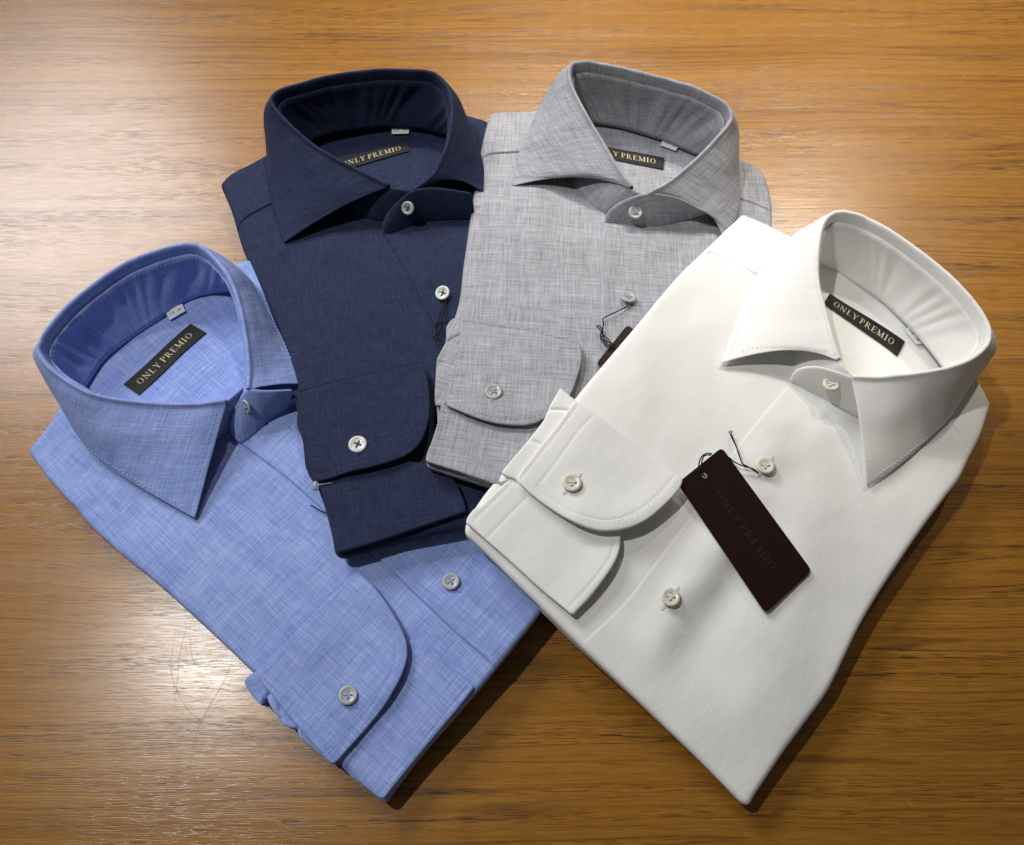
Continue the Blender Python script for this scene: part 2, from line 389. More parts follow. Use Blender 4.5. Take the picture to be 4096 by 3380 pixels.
# ------------------------------------------------------------------ the table
tab = mesh('table_top', [(-1.1, -.5, 0), (1.1, -.5, 0), (1.1, 1.3, 0), (-1.1, 1.3, 0), (-1.1, -.5, -.03), (1.1, -.5, -.03), (1.1, 1.3, -.03), (-1.1, 1.3, -.03)],
           [(0, 1, 2, 3), (7, 6, 5, 4), (0, 4, 5, 1), (1, 5, 6, 2), (2, 6, 7, 3), (3, 7, 4, 0)], M_WOOD, smooth=False)
tab['label'] = 'varnished oak table top with horizontal grain under the folded shirts'; tab['category'] = 'table'
M_SCR = plain('pale_scratch', (.48, .30, .15), .4)
M_SCRD = plain('dark_scratch', (.20, .105, .05), .45)
def scratches():
    V = []; F = []
    def add(pts, wd):
        P = cr([unproj(p, 0) for p in DD(pts)], False, .003)
        for i in range(len(P)-1):
            t = P[i+1]-P[i]; nn = np.array([-t[1], t[0]])/(np.linalg.norm(t)+1e-9)
            w0 = wd*math.sin(math.pi*(i+.3)/(len(P)))+1e-5; w1 = wd*math.sin(math.pi*(i+1.3)/(len(P)+.6))+1e-5
            k = len(V); V.extend([(*(P[i]+nn*w0), .00006), (*(P[i]-nn*w0), .00006), (*(P[i+1]-nn*w1), .00006), (*(P[i+1]+nn*w1), .00006)])
            F.append((k, k+1, k+2, k+3))
        mesh('scratch', list(V), list(F), M_SCRD if wd > .000095 else M_SCR, tab, smooth=False); V.clear(); F.clear()
    add([(360, 1300), (352, 1380), (380, 1450), (425, 1495)], .00012)
    add([(385, 1290), (372, 1330), (362, 1420), (358, 1470)], .00010)
    add([(482, 1340), (460, 1400), (425, 1460), (400, 1520), (385, 1620)], .00011)
    add([(390, 1280), (398, 1360), (440, 1370)], .00010)
    rnd = random.Random(4)
    for _ in range(46):
        x = rnd.uniform(20, 2080); y = rnd.uniform(20, 1720); a_ = rnd.gauss(0, .9); L = rnd.uniform(5, 26)
        add([(x, y), (x+L*.5*math.cos(a_), y+L*.5*math.sin(a_)+rnd.uniform(-2, 2)), (x+L*math.cos(a_), y+L*math.sin(a_))], .00009)
scratches()

# ------------------------------------------------------------------ shirt body
STACK = []                              # (outline, surface function) of the shirts already laid down
def stack_height(X, Y):
    h = np.zeros(np.shape(X))
    for out, f in STACK:
        ins = inside(X, Y, out); h = np.where(ins, np.maximum(h, f(X, Y)+.0004), h)
    return h
def fold_field(folds, base):            # folds: (px line, amp mm, width mm)
    L = [([drop(p, base)[:2] for p in ln], a*.001, w_*.001) for ln, a, w_ in folds]
    def f(X, Y):
        z = np.zeros(np.shape(X))
        for ln, a, w_ in L:
            sd, ov = signed_line(X, Y, ln); z = z+a*np.exp(-(sd/w_)**2)*np.exp(-(ov/(w_*2))**2)
        return z
    return f
def make_body(parent, mat, frame, outline, anchors, steps, folds, r=.0038, layers=4, wr=.0012, seed=1, label=None, groove=.5):
    base = tps(anchors)
    out = outline_world(outline, base, .0025, -r*.8)
    ff = fold_field(folds, base)
    lines = []
    for ln, st, side in steps:          # crease lines: the side named is the upper layer
        P = cr([np.array(drop(p, base)[:2]) for p in ln], False, .003)
        lines.append((P, st*.001*side, side))
    def smooth(X, Y): return base(X, Y)+ff(X, Y)
    def top(X, Y):
        X = np.atleast_1d(X); Y = np.atleast_1d(Y)
        z = base(X, Y)+ff(X, Y)+wr*vnoise(X, Y, 16, 16, seed)+wr*.45*vnoise(X, Y, 42, 42, seed+3)
        for P, st, side in lines:
            sd, ov = signed_line(X, Y, P); sd = sd*side; a = abs(st)
            up = np.clip(sd/.0010+.5, 0, 1); up = up*up*(3-2*up)
            z = z+(a*up*np.exp(-np.maximum(sd, 0)/.05)-a*groove*np.exp(-np.maximum(-sd, 0)/.0012)*(1-up))*np.exp(-(ov/.002)**2)
        return z
    slab('shirt_body', out, top, lambda X, Y: stack_height(X, Y), r, mat, parent, frame, .0026, layers, lines, seed=seed, inset=.45, scallop=.0012)
    def surf(X, Y):
        X = np.atleast_1d(np.asarray(X, float)); Y = np.atleast_1d(np.asarray(Y, float))
        d = dist_poly(X, Y, out); q = 1-np.clip(d/r, 0, 1)
        return base(X, Y)+ff(X, Y)+wr*vnoise(X, Y, 16, 16, seed)-r*(1-np.sqrt(np.clip(1-q*q, 0, 1)))
    STACK.append((out, surf))
    return base, smooth, top, surf, out

def cloth_sheet(name, parent, mat, frame, outline, base, lift, t, uvrot=0, edge=.0012, stitch=None, smat=None, liftf=None, wr=.0004, seed=1, layers=1, bot=None, uvoff=.37, label=None, lines=()):
    """cuff, sleeve end: a padded sheet lying 'lift' mm over base"""
    lf = liftf or (lambda X, Y: 0*np.asarray(X, float))
    f0 = lambda X, Y: base(X, Y)+lift*.001
    out = outline_world(outline, f0, .0014, t*.0006)
    LN = [(cr([np.array(drop(p, f0, t*.001)[:2]) for p in ln], False, .003), s_) for ln, s_ in list(lines)+[(q, .28) for q in (stitch or [])]]
    def top(X, Y):
        z = f0(X, Y)+t*.001+lf(X, Y)+wr*vnoise(X, Y, 45, 45, seed)+wr*1.2*vnoise(X, Y, 18, 18, seed+2)
        for P, s_ in LN:
            sd, ov = signed_line(X, Y, P); z = z-s_*.001*np.exp(-(sd/.0009)**2)*np.exp(-(ov/.002)**2)
        return z
    def botf(X, Y): return f0(X, Y)+lf(X, Y)+.0001 if bot is None else bot(X, Y)
    o = slab(name, out, top, botf, min(edge, t*.0005), mat, parent, frame, .0026, layers, [(P, 0) for P, _ in LN], uvrot, uvoff, label=label, inset=.1, scallop=.0006, seed=seed)
    if stitch:
        paths = []
        for ln in stitch:
            P = cr([np.array(drop(p, lambda x, y: top(x, y)[0], .00012)[:2]) for p in ln], False, .003)
            paths.append([(p[0], p[1], float(top(p[0], p[1])[0])+.00010) for p in P])
        stitches(paths, smat, o)
    return o, top

def bend(px, f, amp, width):            # lift that grows towards a line (curling edge)
    a = [drop(p, f)[:2] for p in px]
    def g(X, Y):
        d = dist_poly(np.atleast_1d(X), np.atleast_1d(Y), a, False); return amp*.001*np.exp(-(d/(width*.001))**2)
    return g

# ------------------------------------------------------------------ collar
def collar(parent, mat, smat, stations, zb, heights, seam, pre, seed, stz=None, leaf_lift=.003, flare=.012, ebase=None):
    """stations: (T px, M px or None, E px or None, M height mm or None); heights: crest mm over the shirt for each"""
    n = len(stations); T = []; E = []; Mm = []
    for (t, m_, e, mz), h in zip(stations, heights):
        x, y = unproj(t, zb+h*.001); T.append(np.array((x, y, zb+h*.001)))
    C = np.mean([t[:2] for t in T], 0)
    for i, (t, m_, e, mz) in enumerate(stations):
        if e is None:
            o = T[i][:2]-C; o /= np.linalg.norm(o); p = T[i][:2]+o*flare; E.append(np.array((p[0], p[1], max(.006, zb-.004))))
        else:
            z = zb+leaf_lift
            if len(e) > 2: z = zb+e[2]*.001
            elif ebase is not None:
                for _ in range(4):
                    x, y = unproj(e, z); z = float(ebase(x, y))+leaf_lift
            x, y = unproj(e, z); E.append(np.array((x, y, z)))
        if m_ is None:
            bw = min(1, max(.1, min(i, n-1-i)/4)); mid = (T[i]+E[i])/2; o = T[i][:2]-C; o /= np.linalg.norm(o); mid[:2] += o*.0025*bw; mid[2] += .0025*bw; Mm.append(mid)
        else:
            x, y = unproj(m_, zb+mz*.001); Mm.append(np.array((x, y, zb+mz*.001)))
    # uniform resampling in station parameter
    def rs(P):
        out = []
        for i in range(n-1):
            p0 = P[i-1] if i else 2*P[i]-P[i+1]; p3 = P[i+2] if i < n-2 else 2*P[i+1]-P[i]; a, b = P[i], P[i+1]
            m1 = (b-p0)*.5; m2 = (p3-a)*.5; L = np.linalg.norm(b-a)
            for m in (m1, m2):
                l = np.linalg.norm(m)
                if l > 1.5*L: m *= 1.5*L/l
            for j in range(8):
                t = j/8; t2 = t*t; t3 = t2*t
                out.append((2*t3-3*t2+1)*a+(t3-2*t2+t)*m1+(-2*t3+3*t2)*b+(t3-t2)*m2)
        out.append(P[-1]); return out
    T2, E2, M2 = rs(T), rs(E), rs(Mm); N = len(T2)
    for i in range(N): T2[i] = T2[i]+np.array((0, 0, .0007*noise.noise((i*.17, seed*3.3, 0))+.0003*noise.noise((i*.6, seed*1.3, 4))))
    cum = [0]
    for a, b in zip(T2, T2[1:]): cum.append(cum[-1]+np.linalg.norm(b-a))
    tang = [T2[min(i+1, N-1)]-T2[max(i-1, 0)] for i in range(N)]
    outw = []
    for i in range(N):
        t = tang[i][:2]/(np.linalg.norm(tang[i][:2])+1e-9); o = np.array((t[1], -t[0]))
        if np.dot(o, T2[i][:2]-C) < 0: o = -o
        outw.append(o)
    outw = [sum(outw[max(0, i-3):i+4])/np.linalg.norm(sum(outw[max(0, i-3):i+4])) for i in range(N)]
    V = []; UV = []; rows = None; stpath = []; ends = []
    K = 16
    for i in range(N):
        o = outw[i]; t = T2[i]; e = E2[i]; m = M2[i]
        pts = [t+np.array((*(-o*.0026), -.0095)), t+np.array((*(-o*.0018), -.0045)), t+np.array((*(-o*.0013), -.0012)), t+np.array((*(-o*.0006), -.0003)),
               t+np.array((*(o*.0003), 0)), t+np.array((*(o*.0009), -.0006)), t+np.array((*(o*.0015), -.0022))]
        a = pts[-1]; c = 2*m-(a+e)/2
        for k in range(1, K+1):
            s = k/K; p = (1-s)**2*a+2*s*(1-s)*c+s*s*e
            wv = .0010*noise.noise((cum[i]*28+seed*5, s*2.2, seed))*math.sin(math.pi*min(1, s*1.0))
            p = p+np.array((*(o*wv), wv)); pts.append(p)
        rows = len(pts); acc = 0
        for k, p in enumerate(pts):
            if k: acc += np.linalg.norm(p-pts[k-1])
            V.append(p); UV.append((cum[i]+seed, acc+seed*.3))
        # point 4.5 mm before the edge, for the row of stitches
        acc = 0; k = rows-1
        while k > 8 and acc < .0042: acc += np.linalg.norm(pts[k]-pts[k-1]); k -= 1
        L = np.linalg.norm(pts[k+1]-pts[k]); f_ = (acc-.0042)/L if L > 0 else 0
        stpath.append((pts[k]*(1-f_)+pts[k+1]*f_, o))
        ends.append(pts)
    F = []
    for i in range(N-1):
        for k in range(rows-1):
            F.append((i*rows+k, i*rows+k+1, (i+1)*rows+k+1, (i+1)*rows+k))
    leaf = mesh('collar', V, F, mat, parent, UV)
    sol = leaf.modifiers.new('thick', 'SOLIDIFY'); sol.thickness = .0008; sol.offset = 0; sol.use_even_offset = False
    sb = leaf.modifiers.new('sub', 'SUBSURF'); sb.levels = 1; sb.render_levels = 1
    # stitches run round the leaf edge, inside both front edges
    def nrm(i, k):
        a = ends[min(i+1, N-1)][k]-ends[max(i-1, 0)][k]; b = ends[i][min(k+1, rows-1)]-ends[i][k-1]; q = np.cross(a, b); q /= np.linalg.norm(q)+1e-12
        return q if q[2] > 0 else -q
    def front(i0, dirn):
        path = []
        for k in range(7, rows-2):
            a = ends[i0][k]; j = i0; acc = 0
            while acc < .0042 and 0 <= j+dirn < N:
                acc += np.linalg.norm(ends[j+dirn][k]-ends[j][k]); j += dirn
            f_ = min(1, .0042/max(acc, 1e-6)) if abs(j-i0) == 1 else 1
            b = ends[j][k]; p = a+(b-a)*f_ if abs(j-i0) == 1 else b
            path.append(p+nrm(i0, k)*.0013)
        return path
    lp = [p+nrm(i, rows-2)*.0013 for i, (p, o) in enumerate(stpath)]
    q = max(2, int(N*.02))
    stitches([lp[q:N-q], front(0, 1), front(N-1, -1)], smat, leaf)
    # inner stand band, puckered, from the neck seam up to just under the fold
    i0, i1, spx = seam
    spts = cr([np.array(unproj(p, zb+.001)) for p in spx], False, .002)
    sc = [0]
    for a, b in zip(spts, spts[1:]): sc.append(sc[-1]+np.linalg.norm(b-a))
    V = []; UV = []; R = 12
    lo = int(i0*8); hi = int(i1*8)
    for i in range(N):
        o = outw[i]; t = T2[i]
        up = t+np.array((*(-o*.0031), -.0078))
        if i < lo: b2 = up[:2]*1; b2 = b2-o*.002; fr = None
        inset = -.002
        fr = (i-lo)/(hi-lo)
        frc = min(1, max(0, fr)); s = frc*sc[-1]; k = min(len(spts)-2, max(0, int(np.searchsorted(sc, s))-1)); g = (s-sc[k])/max(1e-9, sc[k+1]-sc[k])
        bs = spts[k]+(spts[k+1]-spts[k])*g
        if fr < 0 or fr > 1:
            wgt = min(1, abs(fr if fr < 0 else fr-1)*6); alt = up[:2]-o*.004; bs = bs*(1-wgt)+alt*wgt
        b = np.array((bs[0], bs[1], zb+.0002))
        for k in range(R+1):
            s = k/R; p = up+(b-up)*s
            wv = (.0011*math.sin(cum[i]*430+2.5*math.sin(cum[i]*90)+s*1.3)+.0022*noise.noise((cum[i]*45, s*1.6, seed+2)))*math.sin(math.pi*min(1, s*.95+.05))*pre
            p = p+np.array((*(o*(wv+.002*math.sin(math.pi*s))), 0)); V.append(p); UV.append((cum[i]+seed+.5, s*.04+seed))
    F = [(i*(R+1)+k, (i+1)*(R+1)+k, (i+1)*(R+1)+k+1, i*(R+1)+k+1) for i in range(N-1) for k in range(R)]
    st = mesh('collar_stand', V, F, mat, parent, UV)
    sol = st.modifiers.new('thick', 'SOLIDIFY'); sol.thickness = .0012; sol.offset = 0
    sp = []
    for i in range(N):
        a = V[i*(R+1)+1]; sp.append(a-np.array((*(outw[i]*.0009), 0)))
    stitches([sp], smat, st)
    return leaf, st

def strip(name, parent, mat, smat, top, bot, zt, zbm, zb, thick=.0016, bulge=.0015, seed=3, stitch=True):
    """band between two pixel curves: heights in mm over zb"""
    A = [np.array((*unproj(p, zb+z*.001), zb+z*.001)) for p, z in zip(top, zt)]
    B = [np.array((*unproj(p, zb+z*.001), zb+z*.001)) for p, z in zip(bot, zbm)]
    n = len(A)
    def rs(P):
        out = []
        for i in range(n-1):
            p0 = P[i-1] if i else 2*P[i]-P[i+1]; p3 = P[i+2] if i < n-2 else 2*P[i+1]-P[i]; a, b = P[i], P[i+1]
            for j in range(7):
                t = j/7; t2 = t*t; t3 = t2*t
                out.append((2*t3-3*t2+1)*a+(t3-2*t2+t)*(b-p0)*.5+(-2*t3+3*t2)*b+(t3-t2)*(p3-a)*.5)
        out.append(P[-1]); return out
    A, B = rs(A), rs(B); N = len(A); R = 8; V = []; UV = []; acc = 0
    for i in range(N):
        if i: acc += np.linalg.norm(B[i]-B[i-1])
        for k in range(R+1):
            s = k/R; p = A[i]*(1-s)+B[i]*s+np.array((0, -bulge*.4, bulge))*math.sin(math.pi*s); V.append(p); UV.append((acc+seed, s*np.linalg.norm(A[i]-B[i])))
    F = [(i*(R+1)+k, i*(R+1)+k+1, (i+1)*(R+1)+k+1, (i+1)*(R+1)+k) for i in range(N-1) for k in range(R)]
    o = mesh(name, V, F, mat, parent, UV); s_ = o.modifiers.new('thick', 'SOLIDIFY'); s_.thickness = thick; s_.offset = 0
    sb = o.modifiers.new('sub', 'SUBSURF'); sb.levels = 1; sb.render_levels = 1
    if stitch:
        off = np.array((0, -.0004, .0011)); pa = []; pb = []
        for i in range(2, N):
            L = np.linalg.norm(A[i]-B[i])+1e-6; g = min(.45, .0022/L)
            bl = np.array((0, -bulge*.4, bulge))*math.sin(math.pi*g)
            pa.append(A[i]*(1-g)+B[i]*g+bl+off); pb.append(A[i]*g+B[i]*(1-g)+bl+off)
        stitches([pb], smat, o)
    def at(u, v):
        i = min(N-1, max(0, int(u*(N-1)))); return A[i]*(1-v)+B[i]*v
    return o

# ------------------------------------------------------------------ buttons, labels, letters
def button(parent, mat, tmat, px, zf, dia=.0108, tilt=(0, 0), spin=0, dz=.0006, hole=None, holeang=0, holemat=None):
    x, y, z = drop(px, zf, dz+.001) if callable(zf) else (*unproj(px, zf), zf)
    R = dia/2; prof = [(0, .0009), (.50*R, .00092), (.60*R, .0011), (.70*R, .00135), (.80*R, .00145), (.91*R, .0013), (.98*R, .0009), (R, .0004), (.9*R, 0), (0, 0)]
    seg = 40; V = [(0, 0, prof[0][1])]; F = []
    for (r, h) in prof[1:-1]:
        for k in range(seg):
            a = 2*math.pi*k/seg; V.append((r*math.cos(a), r*math.sin(a), h))
    V.append((0, 0, 0)); nr = len(prof)-2
    for k in range(seg): F.append((0, 1+k, 1+(k+1) % seg))
    for j in range(nr-1):
        for k in range(seg):
            a = 1+j*seg+k; b = 1+j*seg+(k+1) % seg; F.append((a, a+seg, b+seg, b))
    for k in range(seg): F.append((len(V)-1, 1+(nr-1)*seg+(k+1) % seg, 1+(nr-1)*seg+k))
    o = mesh('button', V, F, mat, parent); o.location = (x, y, z-.001); o.rotation_euler = (tilt[0], tilt[1], spin)
    V = []; F = []
    for sx in (-1, 1):
        for sy in (-1, 1):
            k0 = len(V); cx, cy = sx*.00145, sy*.00145
            for k in range(12): a = 2*math.pi*k/12; V.append((cx+.00078*math.cos(a), cy+.00078*math.sin(a), .00100))
            F.append(tuple(range(k0, k0+12)))
    mesh('thread_hole', V, F, M_HOLE, o, smooth=False)
    # crow-foot thread between the holes
    V = []; F = []; foot = np.array((.0017, 0)); 
    def seg_(a, b, wd):
        a = np.array(a); b = np.array(b); t = b-a; L = np.linalg.norm(t[:2]); s = np.array((-t[1], t[0]))/(L+1e-9)*wd; k = len(V)
        for (p, h) in ((a, a[2]), (b, b[2])):
            V.extend([(p[0]+s[0], p[1]+s[1], h), (p[0]+s[0]*.4, p[1]+s[1]*.4, h+.0004), (p[0]-s[0]*.4, p[1]-s[1]*.4, h+.0004), (p[0]-s[0], p[1]-s[1], h)])
        for q in range(3): F.append((k+q, k+q+1, k+q+5, k+q+4))
        F.append((k, k+4, k+7, k+3)); F.append((k, k+3, k+2, k+1)); F.append((k+4, k+5, k+6, k+7))
    for (hx, hy) in ((-.00145, -.00145), (-.00145, .00145), (.00145, -.00145), (.00145, .00145)):
        seg_((hx, hy, .0010), (.0005, 0, .0014), .00042)
    mesh('button_thread', V, F, tmat, o)
    if hole:
        a = math.radians(holeang); L = .0084
        V = []; F = []; h0 = z-.0008 if not callable(zf) else None
        for s in np.linspace(-1, 1, 34):
            for sd in (-1, 1):
                cx = x+math.cos(a)*L*s; cy = y+math.sin(a)*L*s; wd = .00115*(1 if abs(s) < .9 else .7)
                zz = (float(zf(cx, cy)) if callable(zf) else zf)+.0003
                p = np.array((cx, cy)); nn = np.array((-math.sin(a), math.cos(a)))*sd; k = len(V); t = np.array((math.cos(a), math.sin(a)))*.00021
                q0 = p; q1 = p+nn*wd
                V += [(*(q0-t), zz), (*(q1-t), zz-.0001), (*(q1+t), zz-.0001), (*(q0+t), zz), (*((q0+q1)/2), zz+.00022)]
                F += [(k, k+1, k+4), (k+1, k+2, k+4), (k+2, k+3, k+4), (k+3, k, k+4)]
        mesh('buttonhole', V, F, tmat if holemat is None else holemat, parent, smooth=False)
    return o

def glyph(ch):                          # serif capitals: strokes (x0,y0,x1,y1,width) in a 1-high cell, plus rings; returns parts, advance
    th, tn, sf = .17, .07, .05
    def ser(x, y, w_=.30): return (x-w_/2, y, x+w_/2, y, sf)
    if ch == 'O': return [('ring', .42, .5, .40, .5)], .92
    if ch == 'N': return [(.14, 0, .14, 1, tn), (.10, 1, .74, 0, th), (.74, 0, .74, 1, tn), ser(.14, .02), ser(.10, .98, .28), ser(.74, .98)], .98
    if ch == 'L': return [(.18, 0, .18, 1, th), ser(.18, .98, .36), (.02, .02, .62, .02, sf), (.62, 0, .62, .26, sf)], .74
    if ch == 'Y': return [(.12, 1, .42, .48, th), (.74, 1, .42, .48, tn), (.42, 0, .42, .5, th), ser(.12, .98, .34), ser(.74, .98, .26), ser(.42, .02, .36)], .86
    if ch in 'PR':
        g = [(.18, 0, .18, 1, th), ser(.18, .02, .36), (.02, .98, .42, .98, sf), (.2, .48, .42, .48, sf), ('arc', .40, .73, .22, .25)]
        if ch == 'R': g += [(.38, .48, .74, 0, th), ser(.76, .02, .2)]
        return g, (.72 if ch == 'P' else .90)
    if ch == 'E': return [(.18, 0, .18, 1, th), (.02, .98, .62, .98, sf), (.02, .02, .66, .02, sf), (.2, .52, .5, .52, sf), (.62, .78, .62, 1, sf), (.66, 0, .66, .24, sf), (.5, .42, .5, .62, sf)], .78
    if ch == 'M': return [(.14, 0, .14, 1, tn), (.14, 1, .50, .04, th), (.50, .04, .86, 1, tn), (.88, 0, .88, 1, th), ser(.14, .02, .26), ser(.88, .02, .32), ser(.10, .98, .22), ser(.90, .98, .24)], 1.12
    if ch == 'I': return [(.18, 0, .18, 1, th), ser(.18, .02, .36), ser(.18, .98, .36)], .46
    if ch == '3': return [('arc', .2, .75, .25, .25), ('arc', .2, .25, .28, .25), (.05, .98, .2, .98, .12), (.05, .02, .2, .02, .12)], .6
    if ch == '8': return [('ring', .28, .75, .2, .24), ('ring', .28, .25, .24, .25)], .65
    if ch == '-': return [(.05, .5, .45, .5, .12)], .5
    return [], .30
def lettering(name, text, fmap, w_, h_, height, parent, mat, outline=False, space=.10):
    """fmap(u metres along, v metres across, layer) -> world; text centred on the w_ x h_ face"""
    items = []; x = 0
    for ch in text:
        g, adv = glyph(ch); items.append((x, g)); x += adv+(space if ch != ' ' else 0)
    total = x-space; sc = min(height, (w_*.8)/total if total*height > w_*.84 else height); sx = (w_*.80)/total if not outline else w_/total
    V = []; F = []; lay = 0
    def P(px, py, l): return fmap((px-total/2)*sx, (py-.5)*sc, l)
    for x0, g in items:
        for s in g:
            lay = (lay+1) % 7
            if s[0] in ('ring', 'arc'):
                _, cx, cy, rx, ry = s; full = s[0] == 'ring'; n = 22; k = len(V)
                rng = np.linspace(0, 2*math.pi, n+1) if full else np.linspace(-math.pi/2, math.pi/2, 11)
                for a in rng:
                    wd = .045+.10*abs(math.cos(a))**1.5
                    V.append(P(x0+cx+rx*math.cos(a), cy+ry*math.sin(a), lay)); V.append(P(x0+cx+max(0, rx-wd)*math.cos(a), cy+(ry-.05)*math.sin(a), lay))
                for q in range(len(rng)-1): F.append((k+2*q, k+2*q+2, k+2*q+3, k+2*q+1))
            else:
                a = np.array(s[:2]); b = np.array(s[2:4]); t = b-a; nn = np.array((-t[1], t[0])); nn /= np.linalg.norm(nn); k = len(V)
                if abs(t[0]) > abs(t[1])*.3 and abs(t[1]) > .2: nn = np.array((1., 0)) * (1 if nn[0] > 0 else -1)
                h = nn*s[4]/2; m = 4
                for q in range(m+1):
                    c = a+t*q/m; V.append(P(x0+c[0]+h[0], c[1]+h[1], lay)); V.append(P(x0+c[0]-h[0], c[1]-h[1], lay))
                for q in range(m): F.append((k+2*q, k+2*q+1, k+2*q+3, k+2*q+2))
    return mesh(name, V, F, mat, parent, smooth=False)

def quad_label(name, parent, mat, corners, f, dz, text=None, tmat=None, tname='lettering', theight=.0048, hump=0, label=None, flutter=0):
    """cloth label: corners px TL, TR, BR, BL laid on surface f"""
    c = [np.array(p, float) for p in corners]
    W0 = [np.array(drop(p, f, dz)) for p in c]
    wid = (np.linalg.norm(W0[1]-W0[0])+np.linalg.norm(W0[2]-W0[3]))/2; hei = (np.linalg.norm(W0[3]-W0[0])+np.linalg.norm(W0[2]-W0[1]))/2
    def loc(u, v):
        p = (W0[0][:2]*(1-u)+W0[1][:2]*u)*(1-v)+(W0[3][:2]*(1-u)+W0[2][:2]*u)*v
        nn = W0[3][:2]-W0[0][:2]; nn /= np.linalg.norm(nn)
        p = p+nn*hump*math.sin(u*math.pi*1.7+.4)
        z = float(f(p[0], p[1]))+dz+flutter*math.sin(u*6.3*1.5)
        return p, z
    nu, nv = 40, 6; V = []; F = []
    for lay, o in ((0, 0), (1, -.0007)):
        for i in range(nu+1):
            for j in range(nv+1):
                p, z = loc(i/nu, j/nv); V.append((p[0], p[1], z+o))
    S = (nu+1)*(nv+1)
    for i in range(nu):
        for j in range(nv):
            a = i*(nv+1)+j; q = (a, a+1, a+nv+2, a+nv+1); F.append(q); F.append(tuple(x+S for x in q[::-1]))
    B = [i*(nv+1) for i in range(nu+1)]+[nu*(nv+1)+j for j in range(1, nv+1)]+[i*(nv+1)+nv for i in range(nu-1, -1, -1)]+[j for j in range(nv-1, 0, -1)]
    for a, b in zip(B, B[1:]+B[:1]): F.append((a, b, b+S, a+S))
    o = mesh(name, V, F, mat, parent, smooth=False, label=label)
    if text:
        def fm(x, y, l):
            p, z = loc(.5+x/wid, .5-y/hei); return (p[0], p[1], z+.00012+l*.000012)
        lettering(tname, text, fm, wid, hei, theight, o, tmat)
    return o

LAB = 'brand_label'
# =================================================================== BLUE SHIRT
blue = thing('folded_shirt', 'light blue melange folded shirt at lower left, under the navy one', 'shirt', 'folded dress shirts laid out in a fan')
fb = Frame((496, 912), (1021, 1374), 28)
bl_out = DD([(58, 928, 1), (96, 880), (150, 800), (250, 690), (380, 580), (505, 538), (600, 520, 1), (800, 740), (1000, 1000), (1125, 1240, 1), (1100, 1275), (1017, 1380), (940, 1470), (870, 1550), (812, 1625), (796, 1648), (784, 1648),
             (756, 1624), (690, 1560), (600, 1465), (525, 1387), (445, 1310), (411, 1279), (330, 1205), (235, 1128), (185, 1080), (150, 1040), (100, 985)])
bl_anch = [(60, 930, 25), (790, 1640, 17), (1115, 1250, 26), (330, 740, 30), (600, 540, 28), (600, 1150, 30), (525, 1385, 24), (1000, 1380, 24)]
bbase, bsm, btop, bsurf, bout = make_body(blue, M_BLUE, fb, bl_out, bl_anch,
    [(DD([(496, 912), (577, 972), (669, 1052), (767, 1137), (903, 1268), (1022, 1374)]), 1.5, 1),
     (R4([(520, 1235), (435, 1365), (392, 1440), (400, 1505)]), 1.1, 1),
     (R4([(900, 955), (1010, 835), (1080, 772), (1200, 685), (1325, 610)]), 1.3, -1)],
    [(DD([(330, 1100), (520, 1230), (640, 1320)]), 1.2, 14), (DD([(560, 1010), (700, 1180)]), -1.5, 9), (DD([(840, 1160), (1000, 1330)]), 1.0, 12), (DD([(200, 960), (260, 1080)]), -1.2, 10)], seed=2)
# second cuff showing below, then the upper cuff
bs1 = lambda X, Y: bsm(X, Y)
cloth_sheet('cuff', blue, M_BLUE, fb, R7([(960, 430, 1), (1120, 612), (1215, 640), (1330, 735), (1490, 880, 1), (1390, 1010), (1200, 1240), (1060, 1410), (1000, 1488, 1), (965, 1478), (905, 1430), (830, 1370), (735, 1275, 1), (600, 1000)]),
            bsurf, .4, 1.6, math.radians(0), stitch=[R7([(1180, 672), (1290, 742), (1400, 820), (1470, 880)]), R7([(1440, 890), (1150, 1250), (985, 1445)]), R7([(860, 1200), (960, 1300), (1040, 1370)])], smat=T_BLUE, seed=4)
cloth_sheet('sleeve', blue, M_BLUE, fb, R7([(305, 795, 1), (262, 822), (240, 850, 1), (268, 905), (300, 945), (336, 982, 1), (352, 955), (362, 935, 1), (385, 990), (425, 1040), (455, 1085), (490, 1100), (528, 1108, 1), (540, 1150), (590, 1195), (650, 1245), (712, 1302, 1), (760, 1270, 1), (520, 1000, 1)]),
            bsm, -3.5, 4, .5, seed=3, wr=.0016, layers=3, bot=lambda X, Y: bsm(X, Y)-.014, lines=[(R7([(340, 960), (378, 905)]), 1.5), (R7([(528, 1108), (562, 1070)]), 1.5), (R7([(440, 1060), (430, 980)]), 1.0)])
bcl = bend(R7([(870, 270), (1050, 470), (1115, 620), (1110, 760), (1040, 900)]), bbase, 2.5, 14)
bc, bct = cloth_sheet('cuff', blue, M_BLUE, fb, R7([(300, 808, 1), (480, 620), (680, 420), (855, 258, 1), (950, 345), (1040, 470), (1110, 600), (1128, 700), (1105, 800), (1060, 890), (1000, 985), (880, 1130), (748, 1278, 1), (715, 1295), (640, 1215), (520, 1080), (400, 935)]),
            bsm, 4.0, 1.8, 0, stitch=[R7([(335, 815), (450, 960), (600, 1110), (730, 1235)]), R7([(440, 745), (560, 900), (700, 1040), (815, 1140)]), R7([(838, 312), (960, 430), (1045, 570), (1068, 690), (1040, 800), (960, 940), (830, 1110), (755, 1215)])],
            smat=T_BLUE, liftf=bcl, seed=6, wr=.0006)
bst = R4([(1205, 935), (1080, 952), (930, 956), (780, 948), (620, 930), (480, 898), (370, 840), (280, 775), (225, 715), (203, 655), (240, 570), (340, 450), (450, 350), (600, 240), (750, 165), (900, 115), (1000, 98), (1080, 118), (1160, 190), (1220, 270), (1262, 370), (1295, 500), (1318, 640), (1328, 760), (1325, 872)])
